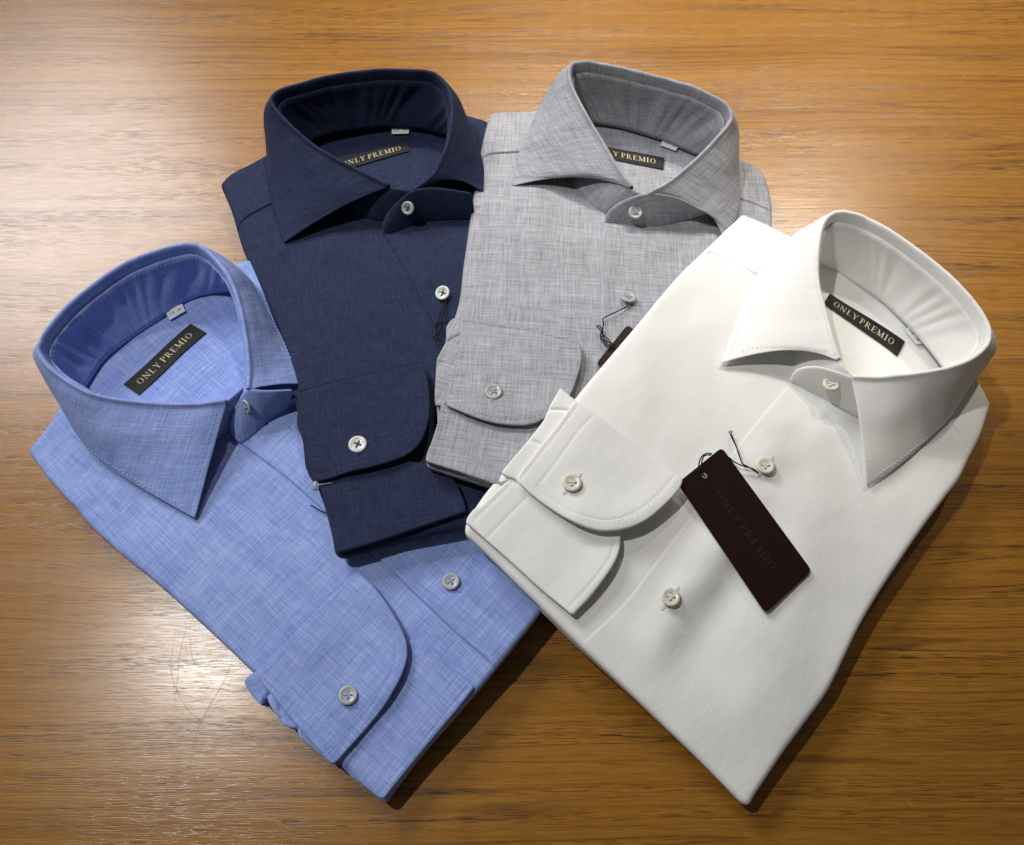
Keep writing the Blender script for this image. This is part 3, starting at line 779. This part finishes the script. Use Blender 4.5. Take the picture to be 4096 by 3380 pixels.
bed = R4([(1042, 1572), (930, 1510), (790, 1430), (660, 1350), (540, 1262), (455, 1180), (390, 1085), (335, 975), (275, 860), (225, 750)])+[None]*8+R4([(1262, 240), (1340, 300), (1400, 410), (1470, 530), (1530, 640), (1590, 750), (1640, 852)])
bh = [27, 28, 29, 30, 32, 34, 36, 38, 40, 41, 42, 43, 43, 43, 43, 43, 43, 42, 41, 40, 38, 35, 32, 29, 27]
bS = [(t, (R4([(1128, 1250)])[0] if i == 0 else (R4([(1460, 857)])[0] if i == 24 else None)), e, (13 if i == 0 else 19 if i == 24 else None)) for i, (t, e) in enumerate(zip(bst, bed))]
ZB = .0300
collar(blue, M_BLUE, T_BLUE, bS, ZB, bh, (8, 19, R4([(440, 890), (480, 820), (560, 710), (700, 600), (850, 500), (980, 410), (1100, 365), (1240, 350)])), .6, 1)
strip('collar_band', blue, M_BLUE, T_BLUE, R4([(1229, 1075), (1238, 1010), (1272, 942), (1318, 878), (1420, 882), (1560, 880)]), R4([(1236, 1112), (1264, 1152), (1300, 1166), (1365, 1120), (1440, 1045), (1600, 940)]),
      [5, 13, 19, 25, 25, 22], [3, 2, 1.5, 1, 1, 1], ZB)
strip('collar_band', blue, M_BLUE, T_BLUE, R4([(1300, 862), (1250, 905), (1200, 940), (1100, 1000), (1000, 1050)]), R4([(1300, 1010), (1260, 1060), (1210, 1110), (1150, 1150), (1050, 1180)]), [24, 24, 23, 22, 20], [1, 1, 0, 0, 0], ZB, stitch=False)
button(blue, M_SMOKE, T_BLUE, R4([(1316, 965)])[0], ZB+.019, .0095, (math.radians(25), math.radians(-62)), .3)
button(blue, M_SMOKE, T_BLUE, R7([(802, 922)])[0], lambda x, y: float(bct(x, y)[0]), .0112, (0, .05), .8, hole=1, holeang=-50)
button(blue, M_SMOKE, T_BLUE, R7([(1360, 305)])[0], lambda x, y: float(btop(x, y)[0]), .0108, (0, 0), 1.3, dz=.001, hole=1, holeang=-44)
quad_label(LAB, blue, M_LABEL, R4([(658, 850), (1020, 528), (1103, 575), (738, 905)]), lambda x, y: float(btop(x, y)[0]), .0011, 'ONLY PREMIO', M_GOLD, theight=.0048, hump=.0006)
quad_label('size_label', blue, M_SIZE, R4([(885, 463), (972, 420), (990, 458), (905, 508)]), lambda x, y: float(btop(x, y)[0]), .0022, '38-R', M_INK, 'print', theight=.0022)

# =================================================================== NAVY SHIRT
navy = thing('folded_shirt', 'dark navy folded shirt between the blue and grey ones', 'shirt', 'folded dress shirts laid out in a fan')
fn = Frame((790, 486), (950, 1080), 38)
nv_out = DD([(454, 383, 1), (475, 362), (548, 322), (620, 270), (720, 215), (860, 200), (965, 240), (1000, 250, 1), (1060, 330), (1100, 700), (1120, 1000), (1010, 1075, 1), (957, 1085), (850, 1108), (703, 1148, 1), (690, 1140), (682, 1100), (668, 1045), (652, 1000),
             (632, 940), (620, 870), (612, 800), (596, 740), (560, 650), (528, 575), (500, 515), (478, 440)])
nv_anch = [(455, 383, 22), (1000, 250, 25), (750, 400, 29), (620, 900, 43), (1000, 1070, 46), (700, 1130, 43), (1050, 600, 34), (560, 640, 33)]
nbase, nsm, ntop, nsurf, nout = make_body(navy, M_NAVY, fn, nv_out, nv_anch,
    [(DD([(790, 482), (834, 558), (866, 620), (891, 668), (905, 730), (915, 800)]), 1.4, 1),
     (R1([(236, 1150), (262, 1095), (310, 1050), (450, 975)]), 1.1, 1),
     (R1([(1120, 840), (1170, 822), (1250, 785), (1350, 762), (1450, 766)]), 1.2, -1)],
    [(R1([(850, 1250), (1150, 1400), (1400, 1480)]), 1.6, 9), (R1([(600, 1300), (900, 1420)]), -1.0, 10), (DD([(640, 560), (760, 640)]), 1.2, 14), (R1([(560, 1210), (500, 1300)]), .8, 8)], seed=5)
# lower cuff (second sleeve), then upper cuff
nlc = lambda X, Y: nsm(X, Y)
cloth_sheet('cuff', navy, M_NAVY, fn, R5([(436, 1000, 1), (462, 1090), (500, 1205), (515, 1300), (535, 1400), (562, 1440, 1), (750, 1388), (950, 1322), (1160, 1250), (1370, 1180, 1), (1350, 1110), (1312, 1010, 1), (1200, 900), (1000, 860, 1), (700, 900)]),
            nsm, 1.5, 4.0, .05, stitch=[R5([(500, 1060), (530, 1200), (560, 1320), (590, 1410)])], smat=T_NAVY, seed=11, layers=2)
cloth_sheet('sleeve', navy, M_NAVY, fn, R5([(252, 430, 1), (262, 470), (290, 510), (300, 560), (298, 640), (330, 720), (340, 810), (352, 900), (395, 985), (440, 990, 1), (500, 700), (420, 420, 1), (330, 400)]),
            nsm, 1.0, 3.2, .2, seed=13, wr=.0013, layers=2)
ncl = bend(R5([(700, 935), (900, 880), (1030, 810), (1120, 650), (1132, 430)]), nbase, 2.4, 12)
nc, nct = cloth_sheet('cuff', navy, M_NAVY, fn, R5([(298, 408, 1), (450, 368), (650, 318), (850, 272), (1020, 240), (1082, 230, 1), (1110, 310), (1134, 420), (1136, 560), (1118, 660), (1075, 755), (1000, 828), (900, 872), (760, 912), (600, 945), (500, 975), (430, 990, 1), (405, 975), (380, 900), (360, 780), (340, 640), (310, 500)]),
            nsm, 6.8, 1.8, 0, stitch=[R5([(372, 880), (420, 945), (600, 890), (760, 862), (880, 820), (980, 760), (1045, 660), (1062, 560), (1070, 440), (1050, 300)]), R5([(330, 430), (355, 600), (385, 780), (425, 930)])], smat=T_NAVY, liftf=ncl, seed=15, wr=.0005, lines=[(R5([(310, 424), (450, 384), (650, 334), (850, 288), (1075, 246)]), .8)])
nst = R1([(1190, 848), (1050, 780), (870, 690), (720, 600), (600, 500), (500, 400), (447, 320), (500, 252), (700, 190), (900, 145), (1150, 122), (1350, 124), (1475, 142), (1560, 225), (1592, 340), (1587, 460), (1562, 590), (1512, 710), (1465, 790), (1345, 880)])
ned = R1([(528, 1222), (498, 1120), (468, 1010), (446, 900), (430, 780), (421, 640), (420, 480)])+[None]*6+R1([(1640, 410), (1690, 480), (1740, 580), (1780, 680), (1800, 770), (1815, 850), (1830, 930)])
nh = [28, 30, 32, 34, 37, 40, 42, 43, 44, 44, 44, 44, 43, 41, 39, 37, 34, 31, 29, 27]
nS = [(t, (R1([(860, 1012)])[0] if i == 0 else (R1([(1560, 805)])[0] if i == 19 else None)), e, (15 if i == 0 else 21 if i == 19 else None)) for i, (t, e) in enumerate(zip(nst, ned))]
ZN = .0285
collar(navy, M_NAVY, T_NAVY, nS, ZN, nh, (5, 15, R1([(640, 620), (700, 585), (780, 545), (950, 510), (1200, 486), (1400, 500), (1570, 545)])), .85, 3)
strip('collar_band', navy, M_NAVY, T_NAVY, R1([(1156, 1105), (1182, 1030), (1250, 955), (1345, 885), (1500, 868), (1720, 900)]), R1([(1165, 1158), (1205, 1162), (1290, 1135), (1400, 1095), (1550, 1080), (1740, 1075)]),
      [6, 14, 20, 27, 25, 22], [3, 2.5, 2, 1.5, 1, 1], ZN)
strip('collar_band', navy, M_NAVY, T_NAVY, R1([(1330, 885), (1225, 868), (1150, 840), (1080, 815), (1000, 775)]), R1([(1300, 1060), (1180, 1085), (1040, 1070), (900, 1010), (800, 940)]), [25, 25, 25, 25, 25], [1, 1, 0, 0, 0], ZN, stitch=False)
button(navy, M_SMOKE, T_NAVY, R1([(1313, 993)])[0], ZN+.019, .0098, (math.radians(38), math.radians(-25)), 0)
button(navy, M_PEARL, T_NAVY, R5([(679, 751)])[0], lambda x, y: float(nct(x, y)[0]), .0116, (0, 0), .4, hole=1, holeang=100)
button(navy, M_PEARL, T_NAVY, R1([(1532, 1530)])[0], lambda x, y: float(ntop(x, y)[0]), .0106, (math.radians(8), math.radians(-20)), .4, dz=.003)
quad_label(LAB, navy, M_LABEL, R1([(838, 694), (1308, 578), (1325, 637), (858, 765)]), lambda x, y: float(ntop(x, y)[0]), .0011, 'ONLY PREMIO', M_GOLD, theight=.0048, hump=.0003)
quad_label('size_label', navy, M_SIZE, R1([(1210, 487), (1320, 483), (1318, 527), (1212, 530)]), lambda x, y: float(ntop(x, y)[0]), .0022, '38-R', M_INK, 'print', theight=.0016)

# =================================================================== GREY SHIRT
grey = thing('folded_shirt', 'grey melange folded shirt between the navy and white ones', 'shirt', 'folded dress shirts laid out in a fan')
fg = Frame((1241, 469), (1237, 760), 42)
gr_out = DD([(1008, 238, 1), (1050, 234), (1095, 232), (1200, 190), (1400, 230), (1517, 326), (1561, 351, 1), (1574, 375), (1584, 421), (1586, 465), (1580, 560), (1500, 700), (1400, 850), (1250, 1010), (1180, 1040, 1), (1021, 1006), (950, 985), (877, 962, 1), (876, 948), (884, 915), (898, 880), (897, 820),
             (905, 740), (925, 680), (943, 620), (950, 560), (957, 510), (970, 420), (983, 335), (1000, 262)])
gr_anch = [(1010, 240, 27), (1570, 360, 27), (1300, 300, 31), (880, 950, 56), (1180, 1000, 58), (940, 620, 45), (1550, 600, 34), (1250, 600, 40)]
gbase, gsm, gtop, gsurf, gout = make_body(grey, M_GREY, fg, gr_out, gr_anch,
    [(R2([(995, 1040), (990, 1150), (987, 1300), (986, 1500), (990, 1740)]), 1.3, 1),
     (R2([(305, 690), (330, 662), (385, 648), (520, 640)]), 1.1, 1),
     (R2([(1750, 900), (1830, 925), (1915, 962)]), 1.0, 1),
     (R2([(1060, 770), (1110, 775), (1200, 782), (1270, 805), (1310, 830)]), 1.2, -1)],
    [(R2([(340, 1180), (600, 1150), (850, 1180)]), 1.2, 9), (R2([(600, 900), (520, 1300)]), 1.3, 16), (R2([(850, 1000), (930, 1100)]), -1.5, 8), (R2([(1100, 1200), (1350, 1160)]), 1.0, 12), (R2([(260, 1300), (700, 1340)]), -.8, 7)], seed=9)
cloth_sheet('cuff', grey, M_GREY, fg, R5([(1206, 500, 1), (1195, 580), (1172, 660), (1150, 730), (1122, 800), (1108, 862, 1), (1140, 876), (1300, 925), (1560, 1012), (1700, 1055, 1), (1900, 900), (1850, 560, 1), (1500, 560)]),
            gsm, 1.5, 4.5, .12, stitch=[R5([(1232, 540), (1215, 640), (1180, 740), (1160, 830)])], smat=T_SEAMG, seed=21, layers=2)
cloth_sheet('sleeve', grey, M_GREY, fg, R5([(1275, -40, 1), (1240, 10), (1236, 100), (1205, 165), (1180, 215), (1172, 330), (1166, 420), (1168, 508, 1), (1195, 515), (1232, 508), (1330, 300), (1380, 0, 1), (1330, -45)]),
            gsm, 2.0, 3.0, .3, seed=23, wr=.0012, layers=2, lines=[(R5([(1240, 110), (1280, 80), (1345, 50)]), 1.2), (R5([(1200, 230), (1240, 235), (1290, 255)]), .8)])
gcl = bend(R5([(1400, 585), (1600, 640), (1760, 640), (1850, 600)]), gbase, 2.2, 12)
gc, gct = cloth_sheet('cuff', grey, M_GREY, fg, R2([(205, 1562, 1), (300, 1575), (450, 1598), (650, 1634), (800, 1668), (858, 1692, 1)])+R6([(905, 0), (905, 60), (890, 130), (850, 240), (790, 330), (700, 400), (610, 438), (500, 442), (380, 425), (250, 382), (150, 335), (118, 318, 1), (130, 240), (160, 120), (190, 0)]),
            gsm, 7.2, 1.8, 0, stitch=[R6([(150, 262), (162, 180), (180, 80), (190, 10)]), R6([(160, 318), (260, 345), (400, 388), (540, 400), (650, 378), (740, 330), (800, 262)])], smat=T_SEAMG, liftf=gcl, seed=25, wr=.0005, lines=[(R2([(210, 1578), (300, 1590), (450, 1613), (650, 1649), (850, 1705)]), .8)])
gst = R2([(1150, 822), (1080, 735), (1000, 600), (920, 470), (850, 340), (805, 235), (812, 150), (880, 130), (1000, 146), (1150, 180), (1300, 215), (1450, 257), (1580, 312), (1668, 362), (1705, 430), (1685, 480), (1600, 580), (1500, 680), (1400, 768), (1320, 822), (1240, 862)])
ged = R2([(480, 828), (494, 770), (510, 690), (530, 610), (565, 535), (600, 465)])+[R2([(650, 390)])[0]]+[None]*6+[None]+R2([(1722, 560), (1738, 670), (1750, 790), (1750, 900), (1735, 990), (1700, 1060), (1655, 1108)])
gh = [28, 30, 33, 36, 40, 43, 45, 46, 46, 46, 46, 46, 46, 45, 43, 41, 38, 35, 32, 30, 28]
gS = [(t, (R2([(840, 775)])[0] if i == 0 else (R2([(1490, 895)])[0] if i == 20 else None)), e, (16 if i == 0 else 17 if i == 20 else None)) for i, (t, e) in enumerate(zip(gst, ged))]
ZG = .0315
collar(grey, M_GREY, T_GREY, gS, ZG, gh, (5, 15, R2([(870, 455), (905, 470), (1000, 482), (1100, 500), (1300, 560), (1400, 600), (1560, 668)])), .75, 5)
strip('collar_band', grey, M_GREY, T_GREY, R2([(999, 1020), (1020, 965), (1100, 905), (1240, 863), (1400, 888), (1560, 975)]), R2([(1004, 1042), (1060, 1050), (1160, 1064), (1300, 1056), (1440, 1020), (1620, 960)]),
      [5, 12, 20, 27, 24, 15], [3, 2.5, 2, 1.5, 1, 1], ZG)
strip('collar_band', grey, M_GREY, T_GREY, R2([(1235, 872), (1160, 845), (1100, 800), (1050, 745), (1000, 670)]), R2([(1150, 1050), (1010, 996), (930, 955), (860, 890), (800, 810)]), [24, 25, 25, 24, 22], [1.5, 1.5, 1.2, 1, 0], ZG, stitch=False)
button(grey, M_SMOKE, T_GREY, R2([(1170, 967)])[0], ZG+.0165, .0104, (math.radians(22), 0), 0)
button(grey, M_SMOKE, T_GREY, R6([(397, 239)])[0], lambda x, y: float(gct(x, y)[0]), .0112, (0, 0), .2, hole=1, holeang=80)
button(grey, M_SMOKE, T_GREY, R2([(1131, 1440)])[0], lambda x, y: float(gtop(x, y)[0]), .0108, (math.radians(-6), math.radians(14)), .6, dz=.003, hole=1, holeang=-90)
quad_label(LAB, grey, M_LABEL, R2([(895, 585), (1328, 668), (1326, 732), (900, 645)]), lambda x, y: float(gtop(x, y)[0]), .0011, 'ONLY PREMIO', M_GOLD, theight=.0048)
quad_label('size_label', grey, M_SIZE, R2([(1328, 560), (1418, 590), (1392, 628), (1306, 596)]), lambda x, y: float(gtop(x, y)[0]), .0022, '38-R', M_INK, 'print', theight=.0022)

# =================================================================== WHITE SHIRT
white = thing('folded_shirt', 'plain white folded shirt at right with dark brown hang tag on it', 'shirt', 'folded dress shirts laid out in a fan')
fw = Frame((1609, 803), (1193, 1325), 45)
wh_out = DD([(1524, 443, 1), (1570, 462), (1627, 490), (1760, 520), (1900, 640), (1997, 770), (2018, 803), (2033, 832, 1), (2015, 890), (1994, 935), (1970, 985), (1942, 1022), (1895, 1085), (1849, 1152), (1800, 1228), (1765, 1288), (1735, 1350), (1698, 1424), (1650, 1490), (1603, 1554), (1549, 1636, 1), (1538, 1655),
             (1523, 1652, 1), (1433, 1560), (1296, 1428), (1192, 1330), (1130, 1268), (1060, 1200), (1000, 1140), (955, 1098, 1), (958, 1075), (1000, 1010), (1080, 920), (1150, 855), (1230, 760), (1300, 680), (1387, 575), (1442, 520)])
wh_anch = [(1525, 445, 46), (2030, 830, 30), (1535, 1650, 18), (958, 1090, 60), (1170, 850, 68), (1300, 1420, 34), (1750, 1250, 26), (1800, 650, 40), (1450, 1000, 50)]
wbase, wsm, wtop, wsurf, wout = make_body(white, M_WHITE, fw, wh_out, wh_anch,
    [(R3([(615, 1120), (540, 1210), (450, 1320), (330, 1470)])+DD([(1440, 1035), (1385, 1110), (1325, 1188), (1280, 1245), (1193, 1327)]), .25, 1),
     (R3([(120, 385), (205, 358), (300, 400), (460, 490)]), .6, 1),
     (R3([(1500, 1290), (1580, 1370), (1645, 1480)]), 1.0, 1),
     (R3([(860, 868), (900, 880), (1000, 930), (1090, 985), (1150, 1050)]), 1.2, -1)],
    [(DD([(1600, 880), (1500, 1080), (1350, 1330)]), 2.6, 14), (DD([(1700, 900), (1640, 1180), (1560, 1450)]), 2.2, 22), (DD([(1560, 1120), (1420, 1330)]), -2.4, 13), (R3([(330, 250), (430, 430)]), 1.8, 8), (R3([(250, 330), (330, 400)]), -1.4, 7), (DD([(1590, 975), (1510, 1000), (1440, 1050)]), -.9, 8), (DD([(1377, 1226), (1330, 1185)]), .9, 7), (DD([(1400, 1218), (1460, 1190), (1490, 1100)]), 1.1, 9), (DD([(1600, 950), (1680, 900)]), .8, 9), (DD([(1340, 700), (1250, 850)]), 1.2, 20), (DD([(1330, 620), (1480, 560)]), .8, 12)], seed=14, wr=.0014, groove=.1)
cloth_sheet('cuff', white, M_WHITE, fw, R6([(500, 740, 1), (420, 810), (320, 905), (285, 920), (248, 965), (235, 1000, 1), (350, 1100), (500, 1232), (650, 1370), (790, 1490), (852, 1545, 1), (900, 1495), (960, 1430), (1030, 1340), (1090, 1250), (1125, 1160), (1132, 1060, 1), (1000, 800), (700, 600, 1)]),
            wsm, 1.5, 3.0, .1, stitch=[R6([(500, 770), (400, 870), (300, 970)]), R6([(585, 850), (500, 940), (420, 1020), (345, 1100)]), R6([(1095, 1120), (1060, 1220), (1000, 1300), (920, 1400), (830, 1490)])], smat=T_WHITE, seed=31, layers=2, liftf=bend(R6([(852, 1545), (1030, 1340), (1120, 1200)]), wbase, 2.5, 12))
cloth_sheet('sleeve', white, M_WHITE, fw, R6([(782, 222, 1), (760, 262), (730, 310), (712, 348), (690, 400), (655, 450), (600, 520), (560, 570), (500, 640), (440, 712, 1), (470, 735), (525, 755), (600, 800), (900, 500), (930, 340, 1), (860, 285)]),
            wsm, 3.2, 2.6, .3, seed=35, wr=.0010, layers=2, lines=[(R6([(712, 345), (760, 345), (830, 352)]), 1.0), (R6([(598, 522), (650, 540)]), .8)])
wcl = bend(R6([(1485, 765), (1400, 890), (1250, 1010), (1080, 1055), (900, 1010)]), wbase, 3.2, 14)
wc, wct = cloth_sheet('cuff', white, M_WHITE, fw, R6([(868, 292, 1), (960, 352), (1080, 442), (1220, 548), (1350, 650), (1488, 762, 1), (1470, 810), (1400, 890), (1290, 985), (1180, 1038), (1060, 1058), (960, 1045), (850, 1000), (740, 930), (620, 840), (527, 756, 1), (560, 700), (640, 590), (760, 440)]),
            wsm, 7.3, 1.8, 0, stitch=[R6([(880, 322), (780, 460), (660, 610), (560, 740)]), R6([(970, 380), (900, 450), (800, 590), (650, 790)]), R6([(650, 800), (740, 870), (860, 950), (1000, 992), (1100, 990), (1210, 950), (1330, 860), (1430, 750)])], smat=T_WHITE, liftf=wcl, seed=37, wr=.0006)
wst = R3([(915, 948), (880, 850), (840, 700), (802, 560), (790, 440), (798, 310), (825, 195), (880, 140), (960, 134), (1060, 162), (1200, 240), (1350, 342), (1500, 462), (1620, 580), (1700, 682), (1748, 780), (1738, 868), (1650, 948), (1520, 998), (1400, 1022), (1250, 1042), (1120, 1052), (985, 1048)])
wed = R3([(243, 982), (290, 865), (345, 720), (395, 600), (445, 500), (515, 405), (600, 325)])+[None]*8+R3([(1742, 945), (1700, 1015), (1635, 1105), (1570, 1215), (1485, 1325), (1350, 1455), (1210, 1570), (1060, 1668)])
wh = [28, 30, 33, 36, 39, 42, 44, 45, 46, 46, 46, 46, 46, 46, 45, 44, 43, 41, 38, 35, 32, 30, 28]
wS = [(t, (R3([(620, 905)])[0] if i == 0 else (R3([(1030, 1340)])[0] if i == 22 else None)), e, (23 if i == 0 else 14 if i == 22 else None)) for i, (t, e) in enumerate(zip(wst, wed))]
ZW = float(wbase(*unproj(R3([(1100, 750)])[0], .04)))
collar(white, M_WHITE, T_WHITE, wS, ZW, wh, (5, 17, R3([(790, 420), (830, 432), (900, 462), (1000, 530), (1150, 630), (1280, 750), (1400, 880), (1500, 1010)])), .6, 7, ebase=lambda x, y: wbase(x, y))
strip('collar_band', white, M_WHITE, T_WHITE, R3([(640, 1068), (655, 1030), (700, 1000), (790, 992), (900, 1020), (985, 1050)]), R3([(646, 1082), (680, 1100), (750, 1138), (840, 1185), (930, 1232), (1025, 1280)]),
      [7, 12, 18, 24, 27, 28], [5, 4, 3, 2, 2, 1.5], ZW)
strip('collar_band', white, M_WHITE, T_WHITE, R3([(1000, 1055), (930, 970), (900, 900), (880, 850), (850, 770)]), R3([(900, 1150), (740, 1100), (650, 1060), (610, 1000), (600, 900)]), [24, 26, 25, 23, 20], [1, 1, 1, 1, 0], ZW, stitch=False)
button(white, M_CREAM, T_WHITE, R3([(868, 1092)])[0], ZW+.0205, .0104, (math.radians(-8), math.radians(2)), .3)
button(white, M_CREAM, T_WHITE, R6([(851, 766)])[0], lambda x, y: float(wct(x, y)[0]), .0114, (0, 0), .7, hole=1, holeang=50)
button(white, M_CREAM, T_WHITE, R3([(504, 1543)])[0], lambda x, y: float(wtop(x, y)[0]), .0112, (0, 0), .6, dz=.0012, hole=1, holeang=50)
button(white, M_CREAM, T_WHITE, R8([(524, 746)])[0], lambda x, y: float(wtop(x, y)[0]), .0112, (0, 0), .6, dz=.0012, hole=1, holeang=50)
quad_label(LAB, white, M_LABEL, R3([(862, 586), (1278, 857), (1236, 938), (828, 640)]), lambda x, y: float(wtop(x, y)[0]), .0011, 'ONLY PREMIO', M_GOLD, theight=.0048, hump=.0005)
quad_label('size_label', white, M_SIZE, R3([(1318, 772), (1392, 862), (1342, 870), (1272, 788)]), lambda x, y: float(wtop(x, y)[0]), .0022, '38-R', M_INK, 'print', theight=.0022)

# =================================================================== hang tags and strings
def card(label, corners, f, dz, text=None, hole=None, cr_=.0035, flat=True):
    """stiff card: corners px in order; a plane through them at the height of f"""
    P = [np.array(drop(p, f, dz)) for p in corners]
    A = np.array([[p[0], p[1], 1] for p in P]); co = np.linalg.lstsq(A, np.array([p[2] for p in P]), rcond=None)[0]
    out = []
    for i in range(4):
        a, b, c = P[i-1][:2], P[i][:2], P[(i+1) % 4][:2]; u = (a-b)/np.linalg.norm(a-b); v = (c-b)/np.linalg.norm(c-b)
        for k in range(7):
            t = k/6; out.append((b+u*cr_)*(1-t)**2+2*b*t*(1-t)+(b+v*cr_)*t*t)
    hz = lambda x, y: co[0]*x+co[1]*y+co[2]
    n = len(out); hp = []
    if hole is not None:
        h0 = np.array(drop(hole, f, dz)[:2]); hp = [h0+.0019*np.array((math.cos(2*math.pi*k/20), math.sin(2*math.pi*k/20))) for k in range(20)]
    edges = [(i, (i+1) % n) for i in range(n)]+[(n+i, n+(i+1) % len(hp)) for i in range(len(hp))]
    allp = out+hp
    tri = [t for t in tessellate_polygon([[Vector((p[0], p[1], 0)) for p in out]]+([[Vector((p[0], p[1], 0)) for p in hp]] if hp else []))]
    V = []; F = []; th = .0007
    for s in (0, 1):
        for p in allp: V.append((p[0], p[1], hz(p[0], p[1])-(th if s else 0)))
    N = len(allp)
    for t in tri:
        a, b, c = [allp[i] for i in t]; ccw = (b[0]-a[0])*(c[1]-a[1])-(b[1]-a[1])*(c[0]-a[0]) > 0
        t = tuple(t) if ccw else tuple(t)[::-1]; F.append(t); F.append(tuple(x+N for x in t[::-1]))
    for a, b in edges: F.append((a, b, b+N, a+N))
    root = thing('hang_tag', label, 'hang tag', 'dark brown hang tags on black strings')
    me = mesh('card', V, F, M_TAG, root, smooth=False); me.data.materials.append(M_TAGEDGE)
    # pale backing ply
    V2 = [(v[0], v[1], v[2]-.00075) for v in V]; C = np.mean([p[:2] for p in out], 0)
    mesh('card_backing', [(x+(x-C[0])*.004, y+(y-C[1])*.004, z) for x, y, z in V2], F, M_TAGEDGE, root, smooth=False)
    if text:
        a = (P[0]+P[3])/2; b = (P[1]+P[2])/2; c = (a+b)/2
        e = (P[1]-P[0])[:2]; L = np.linalg.norm(e); e /= L; q = np.array((-e[1], e[0])); W_ = np.linalg.norm(P[3]-P[0])
        def fm(x, y, l):
            p = c[:2]+e*(x+L*.02)+q*y; return (p[0], p[1], hz(*p)+.0001+l*.000012)
        lettering('embossed_lettering', text, fm, L*.62, W_, .0062, root, M_EMB, outline=True)
    return root, hz
wf = lambda x, y: float(wbase(x, y))
wt, whz = card('dark brown hang tag with embossed words lying on the white shirt', R8([(745, 98), (1138, 632), (935, 818), (555, 250)]), wf, .0048, 'ONLY PREMIO', R8([(672, 218)])[0])
def P3(px, z): return np.array((*unproj(px, z), z))
def path_on(pts, f, hs): return [np.array(drop(p, f, h*.001)) for p, h in zip(pts, hs)]
wfp = lambda x, y: float(wtop(x, y)[0])
tube('string', path_on(R3([(465, 1585), (430, 1562), (372, 1545), (325, 1522), (300, 1500), (255, 1490)]), wfp, [2, 3, 5, 6, 4, 3]), .00042, M_STR, wt)
tube('string', path_on(R3([(465, 1588), (400, 1548), (372, 1530), (340, 1440), (312, 1365), (318, 1352)]), wfp, [2.5, 4, 6, 6, 3, 4]), .00038, M_STR, wt)
tube('string', path_on(R3([(372, 1535), (350, 1465), (330, 1420), (300, 1358), (306, 1352)]), wfp, [6, 7, 7, 3.5, 3]), .00034, M_STR, wt)
tube('string', path_on(R3([(205, 1480), (175, 1478), (145, 1500), (132, 1545), (140, 1590), (160, 1600)]), wfp, [5, 8, 9, 9, 8, 5]), .00042, M_STR, wt)
tube('string', path_on(R3([(200, 1486), (165, 1490), (150, 1520), (148, 1570), (165, 1605)]), wfp, [5, 8, 9, 8, 5]), .00040, M_STR, wt)
gfp = lambda x, y: float(gtop(x, y)[0])
gtg, ghz = card('dark brown hang tag tucked under the edge of the white shirt', R2([(1125, 1594), (1480, 1880), (1309, 2086), (950, 1812)]), lambda x, y: float(gbase(x, y)), .0042, None, None)
tube('string', path_on(R2([(1128, 1492), (1070, 1520), (990, 1562), (992, 1590), (985, 1640), (1000, 1680), (1060, 1710)]), gfp, [2, 4, 4, 4, 4, 5, 5]), .00045, M_STR, gtg)
tube('string', path_on(R2([(990, 1640), (955, 1605), (968, 1602), (985, 1625), (975, 1660), (1010, 1700), (1050, 1725)]), gfp, [5, 5, 5, 6, 5, 5, 5]), .00045, M_STR, gtg)
tube('string', path_on(R2([(985, 1650), (1030, 1690), (1020, 1720), (975, 1675), (990, 1655)]), gfp, [6, 6, 5, 5, 6]), .00040, M_STR, gtg)
nfp = lambda x, y: float(ntop(x, y)[0])
s1 = thing('tag_string', 'knotted black string looped round a button of the navy shirt', 'string')
tube('string_strand', path_on(R1([(1555, 1575), (1530, 1620), (1510, 1690), (1500, 1730), (1490, 1780), (1500, 1830)]), nfp, [2, 4, 4, 5, 5, 4]), .00048, M_STR, s1)
tube('string_strand', path_on(R1([(1560, 1575), (1540, 1640), (1520, 1720), (1480, 1730), (1490, 1745), (1540, 1720), (1580, 1725)]), nfp, [2, 4, 6, 6, 6, 6, 5]), .00042, M_STR, s1)
tube('string_strand', path_on(R1([(1540, 1660), (1525, 1730), (1505, 1790), (1470, 1820), (1520, 1840), (1560, 1855)]), nfp, [6, 6, 6, 5, 5, 4]), .00042, M_STR, s1)
bfp = lambda x, y: float(btop(x, y)[0])
s2 = tube('tag_string', path_on(R5([(382, 1138), (410, 1152), (445, 1172), (480, 1188), (520, 1200)]), bfp, [3, 2, 2, 2, 2]), .00042, M_STR)
s2['label'] = 'short end of black string poking onto the blue shirt from under the navy cuff'; s2['category'] = 'string'
# frosted plastic clip holding the navy sleeve
clip = thing('plastic_clip', 'small frosted plastic clip gripping the left edge of the navy sleeve', 'clip')
tube('clip_arm', path_on(R5([(412, 1012), (440, 1008), (480, 1003), (520, 996)]), lambda x, y: float(nbase(x, y)), [4, 5, 5, 5]), .0007, M_CLIP, clip, 8)
k = np.array(drop(R5([(415, 1015)])[0], lambda x, y: float(nbase(x, y)), .003))
V = []; F = []
for i in range(9):
    for j in range(16):
        a = math.pi*i/8; b = 2*math.pi*j/16; V.append((k[0]+.0030*math.sin(a)*math.cos(b)*.8, k[1]+.0034*math.sin(a)*math.sin(b), k[2]+.0020*math.cos(a)))
for i in range(8):
    for j in range(16): F.append((i*16+j, (i+1)*16+j, (i+1)*16+(j+1) % 16, i*16+(j+1) % 16))
mesh('clip_head', V, F, M_CLIP, clip)
